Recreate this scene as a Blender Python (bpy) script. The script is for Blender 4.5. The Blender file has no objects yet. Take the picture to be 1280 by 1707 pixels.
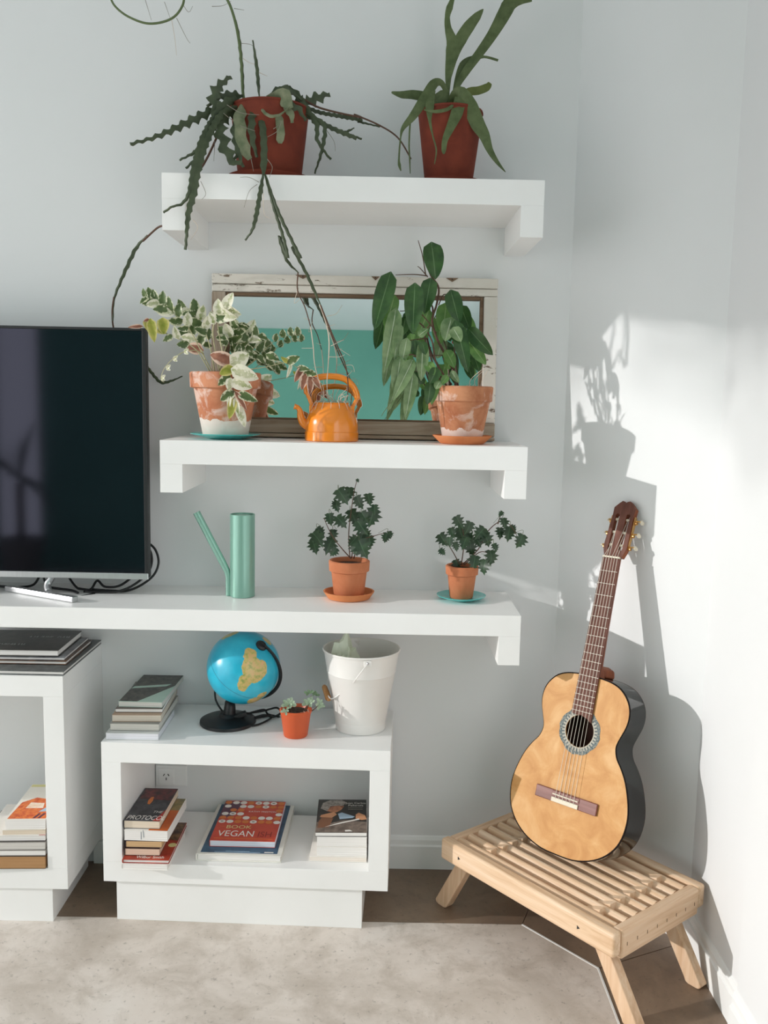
import bpy, bmesh, math, random
from mathutils import Vector, Matrix
random.seed(7)
S = bpy.context.scene
COL = S.collection
PI = math.pi

# ------------------------------------------------------------------ camera
CAM_R = ((0.999812, -0.000929, 0.019384), (-0.019120, 0.123942, 0.992105), (0.003324, 0.992289, -0.123900))  # right, up, forward
CAM_C = Vector((0.0, -2.7812, 1.5))
FPX = 1520.62
cd = bpy.data.cameras.new('camera'); cam = bpy.data.objects.new('camera', cd); COL.objects.link(cam)
r_, u_, f_ = (Vector(q) for q in CAM_R)
cam.matrix_world = Matrix(((r_.x, u_.x, -f_.x, CAM_C.x), (r_.y, u_.y, -f_.y, CAM_C.y), (r_.z, u_.z, -f_.z, CAM_C.z), (0, 0, 0, 1)))
cd.sensor_fit = 'HORIZONTAL'; cd.sensor_width = 36.0; cd.lens = FPX / 1280 * 36.0
cd.clip_start = 0.05
S.camera = cam

# ------------------------------------------------------------------ world, sun, window light, exposure
W = bpy.data.worlds.new('sky'); S.world = W; W.use_nodes = True
bg = W.node_tree.nodes['Background']; bg.inputs[0].default_value = (0.965, 0.96, 0.965, 1); bg.inputs[1].default_value = 1.95
sl = bpy.data.lights.new('sun', 'SUN'); sun = bpy.data.objects.new('sun', sl); COL.objects.link(sun)
SUN_D = Vector((0.945, 0.19, -0.262)).normalized()
sun.rotation_euler = SUN_D.to_track_quat('-Z', 'Y').to_euler()
sl.energy = 2.25; sl.color = (1.0, 0.97, 0.94); sl.angle = math.radians(0.7)
def area(name, loc, direction, sx, sy, energy, color, portal=False):
    a = bpy.data.lights.new(name, 'AREA'); o = bpy.data.objects.new(name, a); COL.objects.link(o)
    a.shape = 'RECTANGLE'; a.size = sx; a.size_y = sy; a.energy = energy; a.color = color
    o.location = loc; o.rotation_euler = Vector(direction).to_track_quat('-Z', 'Y').to_euler()
    if portal: a.cycles.is_portal = True
    return o
XL, XR, YF, ZC = -3.3, 0.885, -5.2, 3.0           # left wall, right wall, front wall, ceiling
WIN_L = (-4.6, -0.55, 0.0, 2.92)                  # opening in the left wall: y0, y1, z0, z1
WIN_F = (-3.28, -2.84, 0.15, 2.45)                 # opening in the front wall: x0, x1, z0, z1
FILL_WIN_R = (-4.9, -1.75, 0.0, 2.6)                    # fill-light opening added in the right wall behind the camera: y0, y1, z0, z1
area('left_window_portal', (XL - .12, (WIN_L[0] + WIN_L[1]) / 2, (WIN_L[2] + WIN_L[3]) / 2), (1, 0, 0), WIN_L[3] - WIN_L[2], WIN_L[1] - WIN_L[0], 1, (1, 1, 1), True)
area('added_fill_portal', (XR + .14, (FILL_WIN_R[0] + FILL_WIN_R[1]) / 2, (FILL_WIN_R[2] + FILL_WIN_R[3]) / 2), (-1, 0, 0), FILL_WIN_R[3] - FILL_WIN_R[2], FILL_WIN_R[1] - FILL_WIN_R[0], 1, (1, 1, 1), True)
S.view_settings.view_transform = 'Standard'; S.view_settings.look = 'None'
S.view_settings.gamma = 1.0; S.view_settings.use_curve_mapping = False
S.view_settings.exposure = 0.0
S.cycles.max_bounces = 10; S.cycles.diffuse_bounces = 6; S.cycles.transparent_max_bounces = 12

# ------------------------------------------------------------------ helpers
def at(px, py, Y):
    """point on the plane y = Y that the photograph shows at this pixel"""
    d = r_ * ((px - 640) / FPX) + u_ * (-(py - 853.5) / FPX) + f_
    return CAM_C + d * ((Y - CAM_C.y) / d.y)
def atz(px, py, Z):
    d = r_ * ((px - 640) / FPX) + u_ * (-(py - 853.5) / FPX) + f_
    return CAM_C + d * ((Z - CAM_C.z) / d.z)

class G:
    """a bag of vertices and faces that becomes one mesh"""
    def __init__(s): s.v = []; s.f = []; s.uv = []
    def add(s, vs, fs, uvs=None):
        n = len(s.v); s.v += [Vector(q) for q in vs]; s.f += [tuple(i + n for i in q) for q in fs]
        s.uv += list(uvs) if uvs else [(0, 0)] * len(vs)
        return s
    def box(s, x0, x1, y0, y1, z0, z1, M=None):
        v = [Vector((x, y, z)) for z in (z0, z1) for y in (y0, y1) for x in (x0, x1)]
        if M: v = [M @ q for q in v]
        return s.add(v, [(0, 2, 3, 1), (4, 5, 7, 6), (0, 1, 5, 4), (2, 6, 7, 3), (0, 4, 6, 2), (1, 3, 7, 5)])
    def lathe(s, prof, c=(0, 0, 0), n=32, M=None, close=False):
        vs = []; fs = []; c = Vector(c); m = len(prof)
        for i in range(n):
            a = 2 * PI * i / n
            for (r, z) in prof: vs.append(Vector((r * math.cos(a), r * math.sin(a), z)))
        for i in range(n):
            j = (i + 1) % n
            for k in range(m if close else m - 1):
                q = (k + 1) % m
                fs.append((i * m + k, j * m + k, j * m + q, i * m + q))
        if M: vs = [M @ q for q in vs]
        return s.add([q + c for q in vs], fs)
    def tube(s, pts, rad, n=8, caps=True, flat=1.0, side=None):
        pts = [Vector(p) for p in pts]; m = len(pts); vs = []; fs = []
        R = [rad(i / (m - 1)) if callable(rad) else (rad[i] if isinstance(rad, (list, tuple)) else rad) for i in range(m)]
        up = Vector(side) if side else Vector((0.31, 0.2, 0.93))
        for i, p in enumerate(pts):
            t = (pts[min(i + 1, m - 1)] - pts[max(i - 1, 0)]); t = t.normalized() if t.length > 1e-9 else Vector((0, 0, 1))
            a = t.cross(up); a = a.normalized() if a.length > 1e-4 else t.orthogonal().normalized()
            b = a.cross(t).normalized(); up = b if not side else up
            if i and (a.dot(pa) < 0) and side: a = -a; b = -b
            pa = a
            for k in range(n):
                w = 2 * PI * k / n; vs.append(p + a * (R[i] * math.cos(w)) + b * (R[i] * flat * math.sin(w)))
        for i in range(m - 1):
            for k in range(n):
                q = (k + 1) % n; fs.append((i * n + k, i * n + q, (i + 1) * n + q, (i + 1) * n + k))
        if caps: fs.append(tuple(range(n - 1, -1, -1))); fs.append(tuple((m - 1) * n + k for k in range(n)))
        return s.add(vs, fs)
    def prism(s, outline, z0, z1, M=None, holes=()):
        """flat outline (x, y) extruded from z0 to z1, holes cut through"""
        bm = bmesh.new(); loops = [list(outline)] + [list(h) for h in holes]; ed = []
        for lp in loops:
            vv = [bm.verts.new((x, y, z1)) for x, y in lp]
            ed += [bm.edges.new((vv[i], vv[(i + 1) % len(vv)])) for i in range(len(vv))]
        bmesh.ops.triangle_fill(bm, edges=ed, use_beauty=True, use_dissolve=False)
        bm.verts.index_update(); bm.normal_update()
        V = [v.co.copy() for v in bm.verts]; F = []
        for f in bm.faces:
            i = [v.index for v in f.verts]; F.append(tuple(i if f.normal.z > 0 else i[::-1]))
        bm.free(); n = len(V)
        V2 = V + [Vector((q.x, q.y, z0)) for q in V]; F2 = F + [tuple(k + n for k in q[::-1]) for q in F]
        o = 0
        for lp in loops:
            L = len(lp); area_ = sum(lp[i][0] * lp[(i + 1) % L][1] - lp[(i + 1) % L][0] * lp[i][1] for i in range(L))
            inner = o > 0
            for i in range(L):
                a, b = o + i, o + (i + 1) % L
                q = (a + n, b + n, b, a); ccw = area_ > 0
                F2.append(q if ccw != inner else q[::-1])
            o += L
        if M: V2 = [M @ q for q in V2]
        return s.add(V2, F2)

WLOC = {}
def obj(name, g, mat, parent=None, smooth=False, local=False, bevel=0.0, seg=2, uv=False):
    me = bpy.data.meshes.new(name)
    off = Vector((0, 0, 0)) if (local or parent is None) else WLOC.get(parent.name, Vector((0, 0, 0)))
    me.from_pydata([tuple(q - off) for q in g.v], [], g.f)
    if uv:
        lay = me.uv_layers.new(name='uv')
        for lp in me.loops: lay.data[lp.index].uv = g.uv[lp.vertex_index]
    if bevel:
        bm = bmesh.new(); bm.from_mesh(me); bmesh.ops.remove_doubles(bm, verts=bm.verts, dist=1e-6)
        bmesh.ops.recalc_face_normals(bm, faces=bm.faces)
        es = [e for e in bm.edges if len(e.link_faces) == 2 and e.calc_face_angle(0) > 0.6]
        bmesh.ops.bevel(bm, geom=es, offset=bevel, segments=seg, affect='EDGES', profile=0.5, clamp_overlap=True)
        bm.to_mesh(me); bm.free()
    if smooth:
        me.polygons.foreach_set('use_smooth', [True] * len(me.polygons))
        if smooth is not True:
            bm = bmesh.new(); bm.from_mesh(me)
            for e in bm.edges:
                if len(e.link_faces) == 2 and e.calc_face_angle(0) > smooth: e.smooth = False
            bm.to_mesh(me); bm.free()
    if mat: me.materials.append(mat)
    me.update()
    o = bpy.data.objects.new(name, me); COL.objects.link(o)
    if parent: o.parent = parent; WLOC[o.name] = WLOC.get(parent.name, Vector((0, 0, 0)))
    return o
def thing(name, label, cat, loc=(0, 0, 0), group=None, M=None):
    o = bpy.data.objects.new(name, None); COL.objects.link(o); o.empty_display_size = 0.05
    o['label'] = label; o['category'] = cat
    if group: o['group'] = group
    if M is not None: o.matrix_world = M
    else: o.location = loc; WLOC[o.name] = Vector(loc)
    return o
def tag(o, label, cat, group=None):
    o['label'] = label; o['category'] = cat
    if group: o['group'] = group
    return o
def struct(name, g, mat, bevel=0.0, parent=None, smooth=False):
    o = obj(name, g, mat, parent, bevel=bevel, smooth=smooth)
    if not parent: o['kind'] = 'structure'
    return o
def spline(pts, n=6):
    """Catmull-Rom through the points, n steps per span"""
    P = [Vector(p) for p in pts]
    if len(P) < 3: return [P[0].lerp(P[-1], i / n) for i in range(n + 1)]
    out = []
    for i in range(len(P) - 1):
        p0, p1, p2, p3 = P[max(i - 1, 0)], P[i], P[i + 1], P[min(i + 2, len(P) - 1)]
        for k in range(n):
            t = k / n
            out.append(0.5 * ((2 * p1) + (p2 - p0) * t + (2 * p0 - 5 * p1 + 4 * p2 - p3) * t * t + (3 * p1 - p0 - 3 * p2 + p3) * t ** 3))
    return out + [P[-1]]
def rnd(a, b): return random.uniform(a, b)

# ------------------------------------------------------------------ materials
def srgb(c):
    if isinstance(c, str): c = tuple(int(c[i:i + 2], 16) / 255 for i in (0, 2, 4))
    return tuple(x / 12.92 if x <= 0.04045 else ((x + 0.055) / 1.055) ** 2.4 for x in c) + (1,)
class Mat:
    def __init__(s, name):
        s.m = bpy.data.materials.new(name); s.m.use_nodes = True; s.nt = s.m.node_tree
        s.b = s.nt.nodes['Principled BSDF']; s.out = s.nt.nodes['Material Output']
    def n(s, t, **k):
        q = s.nt.nodes.new(t)
        for a, b in k.items(): setattr(q, a, b)
        return q
    def l(s, a, b): s.nt.links.new(a, b)
    def coord(s, kind='Object', scale=(1, 1, 1), rot=(0, 0, 0)):
        t = s.n('ShaderNodeTexCoord'); mp = s.n('ShaderNodeMapping'); mp.inputs['Scale'].default_value = scale; mp.inputs['Rotation'].default_value = rot
        s.l(t.outputs[kind], mp.inputs[0]); return mp.outputs[0]
    def noise(s, vec, scale, detail=4, rough=0.55, dist=0.0):
        q = s.n('ShaderNodeTexNoise'); q.inputs['Scale'].default_value = scale; q.inputs['Detail'].default_value = detail
        q.inputs['Roughness'].default_value = rough; q.inputs['Distortion'].default_value = dist
        s.l(vec, q.inputs['Vector']); return q.outputs['Fac']
    def ramp(s, fac, stops, interp='LINEAR'):
        q = s.n('ShaderNodeValToRGB'); cr = q.color_ramp; cr.interpolation = interp
        while len(cr.elements) < len(stops): cr.elements.new(0.5)
        for e, (p, c) in zip(cr.elements, stops): e.position = p; e.color = srgb(c)
        s.l(fac, q.inputs[0]); return q.outputs[0]
    def mix(s, fac, a, b, mode='MIX'):
        q = s.n('ShaderNodeMix', data_type='RGBA', blend_type=mode)
        for sock, val in ((q.inputs[0], fac), (q.inputs[6], a), (q.inputs[7], b)):
            if hasattr(val, 'node'): s.l(val, sock)
            elif isinstance(val, (int, float)): sock.default_value = val
            else: sock.default_value = srgb(val)
        return q.outputs[2]
    def math(s, op, a, b=0.0):
        q = s.n('ShaderNodeMath', operation=op)
        for sock, val in ((q.inputs[0], a), (q.inputs[1], b)):
            if hasattr(val, 'node'): s.l(val, sock)
            else: sock.default_value = val
        return q.outputs[0]
    def sep(s, vec):
        q = s.n('ShaderNodeSeparateXYZ'); s.l(vec, q.inputs[0]); return q.outputs
    def col(s, c):
        if hasattr(c, 'node'): s.l(c, s.b.inputs['Base Color'])
        else: s.b.inputs['Base Color'].default_value = srgb(c)
        return s
    def set(s, rough=0.5, metal=0.0, coat=0.0, spec=None, coat_rough=0.05):
        if hasattr(rough, 'node'): s.l(rough, s.b.inputs['Roughness'])
        else: s.b.inputs['Roughness'].default_value = rough
        s.b.inputs['Metallic'].default_value = metal; s.b.inputs['Coat Weight'].default_value = coat; s.b.inputs['Coat Roughness'].default_value = coat_rough
        if spec is not None: s.b.inputs['Specular IOR Level'].default_value = spec
        return s
    def bump(s, h, strength=0.2, dist=0.002):
        q = s.n('ShaderNodeBump'); q.inputs['Strength'].default_value = strength; q.inputs['Distance'].default_value = dist
        s.l(h, q.inputs['Height']); s.l(q.outputs[0], s.b.inputs['Normal']); return s
    def translucent(s, color, w):
        t = s.n('ShaderNodeBsdfTranslucent'); mx = s.n('ShaderNodeMixShader'); mx.inputs[0].default_value = w
        if hasattr(color, 'node'): s.l(color, t.inputs[0])
        else: t.inputs[0].default_value = srgb(color)
        s.l(s.b.outputs[0], mx.inputs[1]); s.l(t.outputs[0], mx.inputs[2]); s.l(mx.outputs[0], s.out.inputs[0]); return s
def plain(name, c, rough=0.5, metal=0.0, coat=0.0, var=0.06, scale=30.0, spec=None):
    """a colour with a faint procedural mottling"""
    m = Mat(name); v = m.coord()
    f = m.noise(v, scale, 3)
    a = srgb(c)
    q = m.n('ShaderNodeMix', data_type='RGBA'); m.l(f, q.inputs[0])
    q.inputs[6].default_value = tuple(min(1, x * (1 - var)) for x in a[:3]) + (1,); q.inputs[7].default_value = tuple(min(1, x * (1 + var)) for x in a[:3]) + (1,)
    m.l(q.outputs[2], m.b.inputs['Base Color'])
    m.set(rough, metal, coat, spec); return m.m

def mat_wall(name, c1, c2, bump=0.08):
    m = Mat(name); v = m.coord(); f = m.noise(v, 1.2, 5)
    m.col(m.ramp(f, [(0.3, c1), (0.7, c2)])).set(0.62, spec=0.35); m.bump(m.noise(v, 240, 4), bump, 0.001); return m.m
M_WALL = mat_wall('wall_paint', 'e1e3e3', 'e6e7e8')
M_TEAL = mat_wall('teal_wall_paint', '5f9c8e', '69a797')
M_CEIL = mat_wall('ceiling_paint', 'cdd6da', 'd4dcdf')
M_TRIM = mat_wall('trim_paint', 'e9ebea', 'eeefee', 0.04)
def mat_cabinet():
    m = Mat('white_cabinet_paint'); v = m.coord(scale=(3, 3, 60)); f = m.noise(v, 4, 5)
    v2 = m.coord(); m.col(m.ramp(m.noise(v2, 3, 4), [(0.3, 'ececea'), (0.7, 'f3f3f2')])).set(0.42, spec=0.4)
    m.bump(f, 0.06, 0.001); return m.m
M_CAB = mat_cabinet()
def mat_floor(name, a, b, c, rough, speck='4f463c', amt=0.5):
    m = Mat(name); v = m.coord()
    f = m.noise(v, 2.3, 9, 0.62, 0.6); f2 = m.noise(v, 9, 8, 0.7, 0.4); f3 = m.noise(v, 55, 6, 0.7)
    base = m.ramp(f, [(0.28, a), (0.5, b), (0.72, c)])
    base = m.mix(m.math('MULTIPLY', m.ramp(f2, [(0.36, 'ffffff'), (0.54, '000000')]), 0.65), base, a)
    base = m.mix(m.math('MULTIPLY', m.ramp(f3, [(0.3, 'ffffff'), (0.42, '000000')]), amt), base, speck)
    m.col(base); m.set(m.math('ADD', m.math('MULTIPLY', f2, 0.35), rough)); m.bump(f3, 0.15, 0.002); return m.m
M_FLOOR = mat_floor('polished_concrete', 'b9ada1', 'ddd3ca', 'e8e1da', 0.34)
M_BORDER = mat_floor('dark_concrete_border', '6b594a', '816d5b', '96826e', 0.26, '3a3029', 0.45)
def mat_terracotta(name, base, dark, salt=0.0, band=None):
    m = Mat(name); v = m.coord(); f = m.noise(v, 14, 6, 0.6, 0.5); f2 = m.noise(v, 60, 4)
    c = m.ramp(f, [(0.3, dark), (0.65, base)])
    if salt:
        f3 = m.noise(v, 22, 6, 0.65, 0.8)
        c = m.mix(m.math('MULTIPLY', m.ramp(f3, [(0.5, '000000'), (0.62, 'ffffff')]), salt), c, 'e6d8cf')
    if band:
        z = m.sep(m.coord())[2]
        zz = m.math('ADD', z, m.math('MULTIPLY', m.math('SUBTRACT', f, 0.5), band[3]))
        for (z0, z1) in band[0]:
            k = m.math('MULTIPLY', m.math('GREATER_THAN', zz, z0), m.math('LESS_THAN', zz, z1))
            c = m.mix(m.math('MULTIPLY', k, band[2]), c, band[1])
    m.col(c).set(0.8, spec=0.25); m.bump(f2, 0.2, 0.0015); return m.m
M_POT_RED = mat_terracotta('red_clay', '813c2b', '6b3125')
M_POT = mat_terracotta('terracotta', 'c67e5a', 'b76e4a')
M_POT_SALT = mat_terracotta('weathered_terracotta', 'c98a68', 'b0694a', 0.55, ([(0.0, 0.045)], 'e6ded6', 0.85, 0.05))
M_POT_RIM = mat_terracotta('chalky_terracotta', 'c58a66', '9a5a3c', 0.4, ([(0.166, 0.30), (0.0, 0.035)], 'e9ddd6', 0.7, 0.06))
M_SAUCER = mat_terracotta('saucer_clay', 'd98e5e', 'cc7d4e')
M_PLASTICPOT = plain('orange_plastic', 'c8562a', 0.45)
M_TEALPLATE = plain('teal_glaze', '46bdb8', 0.25, coat=0.4)
M_SOIL = mat_floor('potting_soil', '2b1d14', '3c2a1e', '54402f', 0.8, '17100b', 0.6)
M_ORANGE = plain('orange_enamel', 'ee8a1e', 0.22, coat=0.7, var=0.03)
M_ORANGE_IN = plain('kettle_inside', '3a2a1c', 0.5)
def mat_brushed(name, c, rough, metal):
    m = Mat(name); v = m.coord(scale=(220, 220, 3)); f = m.noise(v, 2, 4)
    a = srgb(c); q = m.n('ShaderNodeMix', data_type='RGBA'); m.l(f, q.inputs[0]); q.inputs[6].default_value = tuple(x * .85 for x in a[:3]) + (1,); q.inputs[7].default_value = tuple(min(1, x * 1.12) for x in a[:3]) + (1,)
    m.l(q.outputs[2], m.b.inputs['Base Color']); m.set(rough, metal); return m.m
M_CANGREEN = mat_brushed('green_anodised_metal', '8ab5a6', 0.34, 0.45)
M_STEEL = mat_brushed('brushed_steel', 'c9cacc', 0.3, 0.9)
M_GOLD = plain('brass', 'cfa266', 0.3, metal=0.9)
M_BLACK = plain('black_plastic', '17181a', 0.42)
M_RUBBER = plain('black_cable', '101113', 0.45)
M_SCREEN = plain('screen_glass', '08090c', 0.06, spec=0.6)
M_SCREEN.node_tree.nodes['Principled BSDF'].inputs['Specular Tint'].default_value = (.72, .74, 1.0, 1)
M_WHITE_ENAMEL = plain('white_enamel', 'e9e6e2', 0.35, coat=0.2, var=0.02)
M_PAPER = None
def mat_pages(name, c, d):
    m = Mat(name); v = m.coord(scale=(1, 1, 1)); z = m.coord(scale=(2, 2, 900)); f = m.noise(z, 1.5, 2)
    m.col(m.ramp(f, [(0.35, d), (0.6, c)])).set(0.8, spec=0.2); m.bump(f, 0.2, 0.0008); return m.m
M_PAGES = mat_pages('white_pages', 'f2efec', 'd8d4cf')
M_PAGES_TAN = mat_pages('yellowed_pages', 'd7b48a', 'bb976c')
M_PAGES_CREAM = mat_pages('cream_pages', 'e7d9c6', 'cfbda8')
M_PAGES_BROWN = mat_pages('browned_pages', 'b98f66', 'a07a52')
def mat_wood(name, a, b, c, axis=0, rough=0.45, sc=1.0, coat=0.0, spec=0.3):
    s = [26 * sc, 26 * sc, 26 * sc]; s[axis] = 1.6 * sc
    m = Mat(name); v = m.coord(scale=s); f = m.noise(v, 1.6, 6, 0.6, 1.2); v2 = m.coord(scale=[q * 5 for q in s]); f2 = m.noise(v2, 1.2, 3)
    col = m.ramp(f, [(0.25, a), (0.5, b), (0.75, c)])
    col = m.mix(m.math('MULTIPLY', m.ramp(f2, [(0.3, 'ffffff'), (0.45, '000000')]), 0.25), col, a)
    m.col(col).set(rough, coat=coat, spec=spec); m.bump(f2, 0.08, 0.001); return m.m
M_PINE = mat_wood('pale_pine', 'c8a27e', 'dfc0a0', 'ead2ba', 0)
M_PINE_Y = mat_wood('pale_pine_crosswise', 'c49c78', 'dab898', 'e5cbb0', 1)
M_PINE_Z = mat_wood('pale_pine_upright', 'c49c78', 'dab898', 'e5cbb0', 2)
def mat_soundboard():
    m = Mat('golden_soundboard'); v = m.coord(); f = m.noise(v, 11, 6, .6, .8); g = m.noise(m.coord(scale=(260, 5, 5)), 2, 3)
    c = m.ramp(f, [(.3, 'b97f42'), (.5, 'cd985a'), (.7, 'dcb07a')]); c = m.mix(m.math('MULTIPLY', g, .22), c, 'b0763c')
    m.col(c).set(.5, spec=.3); return m.m
M_SPRUCE = mat_soundboard()
M_BINDING = plain('dark_binding', '1a1211', .7, spec=.1)
M_ROSEWOOD = mat_wood('rosewood', '4e3028', '6a4236', '82564a', 1, 0.6, 1.0, 0.0)
M_MAHOG = mat_wood('mahogany', '6a3420', '834529', '96552f', 1, 0.5, 1.0, 0.0)
M_BRIDGE = mat_wood('bridge_rosewood', '6a3f38', '7f5048', '93655c', 0, 0.3)
def mat_gloss_dark():
    m = Mat('dark_lacquered_wood'); v = m.coord(scale=(8, 2, 8)); f = m.noise(v, 3, 5)
    m.col(m.ramp(f, [(0.3, '0b0a0a'), (0.7, '171312')])).set(0.07, coat=0.5); return m.m
M_SIDES = mat_gloss_dark()
M_BONE = plain('bone', 'd9cfba', 0.5)
M_FRET = plain('nickel_fret', '9a948a', 0.5, metal=0.6)
M_NYLON = plain('nylon_string', 'd8d2c4', 0.3)
M_CORKGRIP = mat_wood('turned_wood_grip', '9a6a3c', 'b78250', 'c99562', 1, 0.5)
def mat_chippaint(name, wood, paint, thr, dens=1.0):
    m = Mat(name); v = m.coord(scale=(6, 20, 20)); f = m.noise(v, 3.0, 8, 0.7, 0.8); v2 = m.coord(); f2 = m.noise(v2, 12, 6, 0.65)
    wv = m.coord(scale=(4, 90, 90)); wf = m.noise(wv, 2.0, 5)
    wc = m.mix(wf, wood, '4a3c30'); pc = m.mix(f2, paint, 'cfc8bd')
    k = m.ramp(m.math('MULTIPLY', m.math('ADD', f, f2), 0.5), [(thr - 0.02, '000000'), (thr + 0.02, 'ffffff')])
    m.col(m.mix(k, wc, pc)).set(0.75, spec=0.25); m.bump(m.math('ADD', m.math('MULTIPLY', wf, 0.5), k), 0.35, 0.0015); return m.m
M_CHIP = mat_chippaint('chipped_white_paint', '86705a', 'e6e1d9', 0.415)
M_CHIP_W = mat_wood('weathered_bare_wood', '84725f', 'a39482', 'b9ad9d', 0, 0.8)
M_CHIP_WZ = mat_wood('weathered_upright_wood', '84725f', 'a8998a', 'beb3a6', 2, 0.8)
M_BAREWOOD = mat_wood('old_bare_wood', '5e4838', '77604c', '8d7660', 0, 0.7)
def mat_mirror():
    m = Mat('mirror_silver'); m.col('eef2f1').set(0.015, 1.0); v = m.coord(); m.bump(m.noise(v, 4, 2), 0.01, 0.001); return m.m
M_MIRROR = mat_mirror()

def mat_leaf(name, a, b, back=None, rough=0.4, tr=0.22, vein=None, edge=None, sc=40):
    m = Mat(name); v = m.coord(); f = m.noise(v, sc, 4)
    c = m.ramp(f, [(0.3, a), (0.7, b)])
    uv = m.coord('UV'); u = m.sep(uv)[0]; d = m.math('ABSOLUTE', m.math('SUBTRACT', u, 0.5))
    if vein: c = m.mix(m.ramp(d, [(0.0, 'ffffff'), (0.035, '000000')]), c, vein)
    if edge:
        dd = m.math('ADD', d, m.math('MULTIPLY', m.math('SUBTRACT', m.noise(v, 110, 3), 0.5), edge[2]))
        c = m.mix(m.ramp(dd, [(edge[1] - 0.06, '000000'), (edge[1] + 0.06, 'ffffff')]), c, edge[0])
    m.col(c).set(rough, spec=0.45); m.translucent(c, tr); return m.m
L_CACTUS = mat_leaf('cactus_green', '38432d', '4d583e', rough=0.5, tr=0.05)
L_CACTUS_PALE = mat_leaf('old_cactus_pad', '5d6b4c', '8b8f72', rough=0.6, tr=0.08)
L_STAG = mat_leaf('staghorn_green', '4a5a33', '66744a', rough=0.55, tr=0.12)
L_STAG_O = mat_leaf('staghorn_olive', '5f6a30', '6f7a3c', rough=0.55, tr=0.12)
L_PHIL = mat_leaf('philodendron_green', '2c4926', '3f6232', rough=0.32, vein='6c8a5e')
L_PHIL_L = mat_leaf('young_philodendron_green', '5d8a48', '7ba45c', rough=0.35, vein='a9c088', tr=0.35)
L_PHIL_LIT = mat_leaf('sunlit_striped_philodendron', '587849', '94ab7e', rough=0.35, vein='d5e2c8', tr=0.3, sc=25)  # sunlit leaves: the sun's brightening put into the green, plus a pale vein stripe
L_IVY = mat_leaf('grape_ivy_green', '263a28', '3b5238', rough=0.34, tr=0.12, vein='4b6a4c')
L_VAR = mat_leaf('variegated_green', '485e36', '677c4a', rough=0.4, edge=('dfe0c2', 0.36, 1.1), tr=0.3)
L_VAR_W = mat_leaf('cream_variegated', '9aa86a', 'e6e4c8', rough=0.45, edge=('f2efdc', 0.2, 1.2), tr=0.3)
L_VAR_Y = mat_leaf('yellowed_variegated', '93a03c', 'c9c464', rough=0.45, edge=('d9cf8a', 0.36, 0.3), tr=0.4)
L_VAR_D = mat_leaf('dry_brown_leaf', '7a4a3a', 'b07a62', rough=0.6, edge=('e6c8b4', 0.33, 0.3), tr=0.2)
L_SUCC = mat_leaf('succulent_grey_green', '8fa58a', 'b9c9b0', rough=0.5, tr=0.1)
L_SUCC_D = mat_leaf('succulent_dark_green', '5e7a58', '7d9674', rough=0.5, tr=0.1)
M_STEM = plain('green_stem', '5c6b44', 0.6)
M_STEM_B = plain('brown_stem', '5a3f30', 0.7)
M_STEM_PALE = plain('pale_stem', 'b9b48c', 0.6)
M_ROOT = plain('pale_root', 'cdbfae', 0.7)
M_ROOT_D = plain('dull_root', '8f8a7e', 0.7)

# ================================================================== the room
CX, RX, RY = 0.553, 0.885, -0.384                 # corner of back and angled wall; corner of angled and right wall
A0, A1 = Vector((CX, 0, 0)), Vector((RX, RY, 0))
AD = (A1 - A0).normalized(); AN = Vector((AD.y, -AD.x, 0))      # along the angled wall; its normal into the room
IN = [(XL, -0.3166), (0.4298, -0.3166), (0.603, -0.5146), (0.603, YF)]
fl = struct('floor', G().prism([(XL, YF), (0.603, YF), (0.603, -0.5146), (0.4298, -0.3166), (XL, -0.3166)], -0.1, 0.0), M_FLOOR)
g_ = 0.002
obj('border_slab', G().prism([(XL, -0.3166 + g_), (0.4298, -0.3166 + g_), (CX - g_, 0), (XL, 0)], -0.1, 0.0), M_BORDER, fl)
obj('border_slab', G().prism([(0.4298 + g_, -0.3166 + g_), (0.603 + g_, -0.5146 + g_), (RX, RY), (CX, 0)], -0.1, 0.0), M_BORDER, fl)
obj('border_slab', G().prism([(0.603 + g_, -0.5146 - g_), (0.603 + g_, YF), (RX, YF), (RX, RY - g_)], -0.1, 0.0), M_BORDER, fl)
def strip(a, b, w=0.005):
    a = Vector(a + (0,)); b = Vector(b + (0,)); d = (b - a).normalized(); n = Vector((-d.y, d.x, 0)) * w / 2
    return G().prism([tuple((q)[:2]) for q in (a - n, b - n, b + n, a + n)], -0.01, 0.0012)
for a, b in ((IN[1], IN[2]), (IN[2], IN[3])): obj('inlay_strip', strip(a, b), M_TRIM, fl)
struct('wall_back', G().box(XL - .12, CX, 0, .12, 0, ZC), M_WALL)
struct('wall_angled', G().prism([(CX, 0), (RX, RY), (RX + .12, RY), (RX + .12, .12), (CX, .12)], 0, ZC), M_WALL)
struct('wall_right', G().box(RX, RX + .12, FILL_WIN_R[1], RY, 0, ZC).box(RX, RX + .12, YF, FILL_WIN_R[0], 0, ZC).box(RX, RX + .12, FILL_WIN_R[0], FILL_WIN_R[1], FILL_WIN_R[3], ZC), M_WALL)
y0, y1, z0, z1 = WIN_L
g = G().box(XL - .12, XL, YF, y0, 0, ZC).box(XL - .12, XL, y1, 0, 0, ZC).box(XL - .12, XL, y0, y1, z1, ZC)
struct('wall_left', g, M_WALL)
x0, x1, z0, z1 = WIN_F
g = G().box(XL - .12, x0, YF - .12, YF, 0, ZC).box(x1, RX + .12, YF - .12, YF, 0, ZC).box(x0, x1, YF - .12, YF, z1, ZC).box(x0, x1, YF - .12, YF, 0, z0)
struct('wall_front', g, M_TEAL)
struct('ceiling', G().box(XL - .12, RX + .12, YF - .12, .12, ZC, ZC + .1), M_CEIL)
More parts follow.
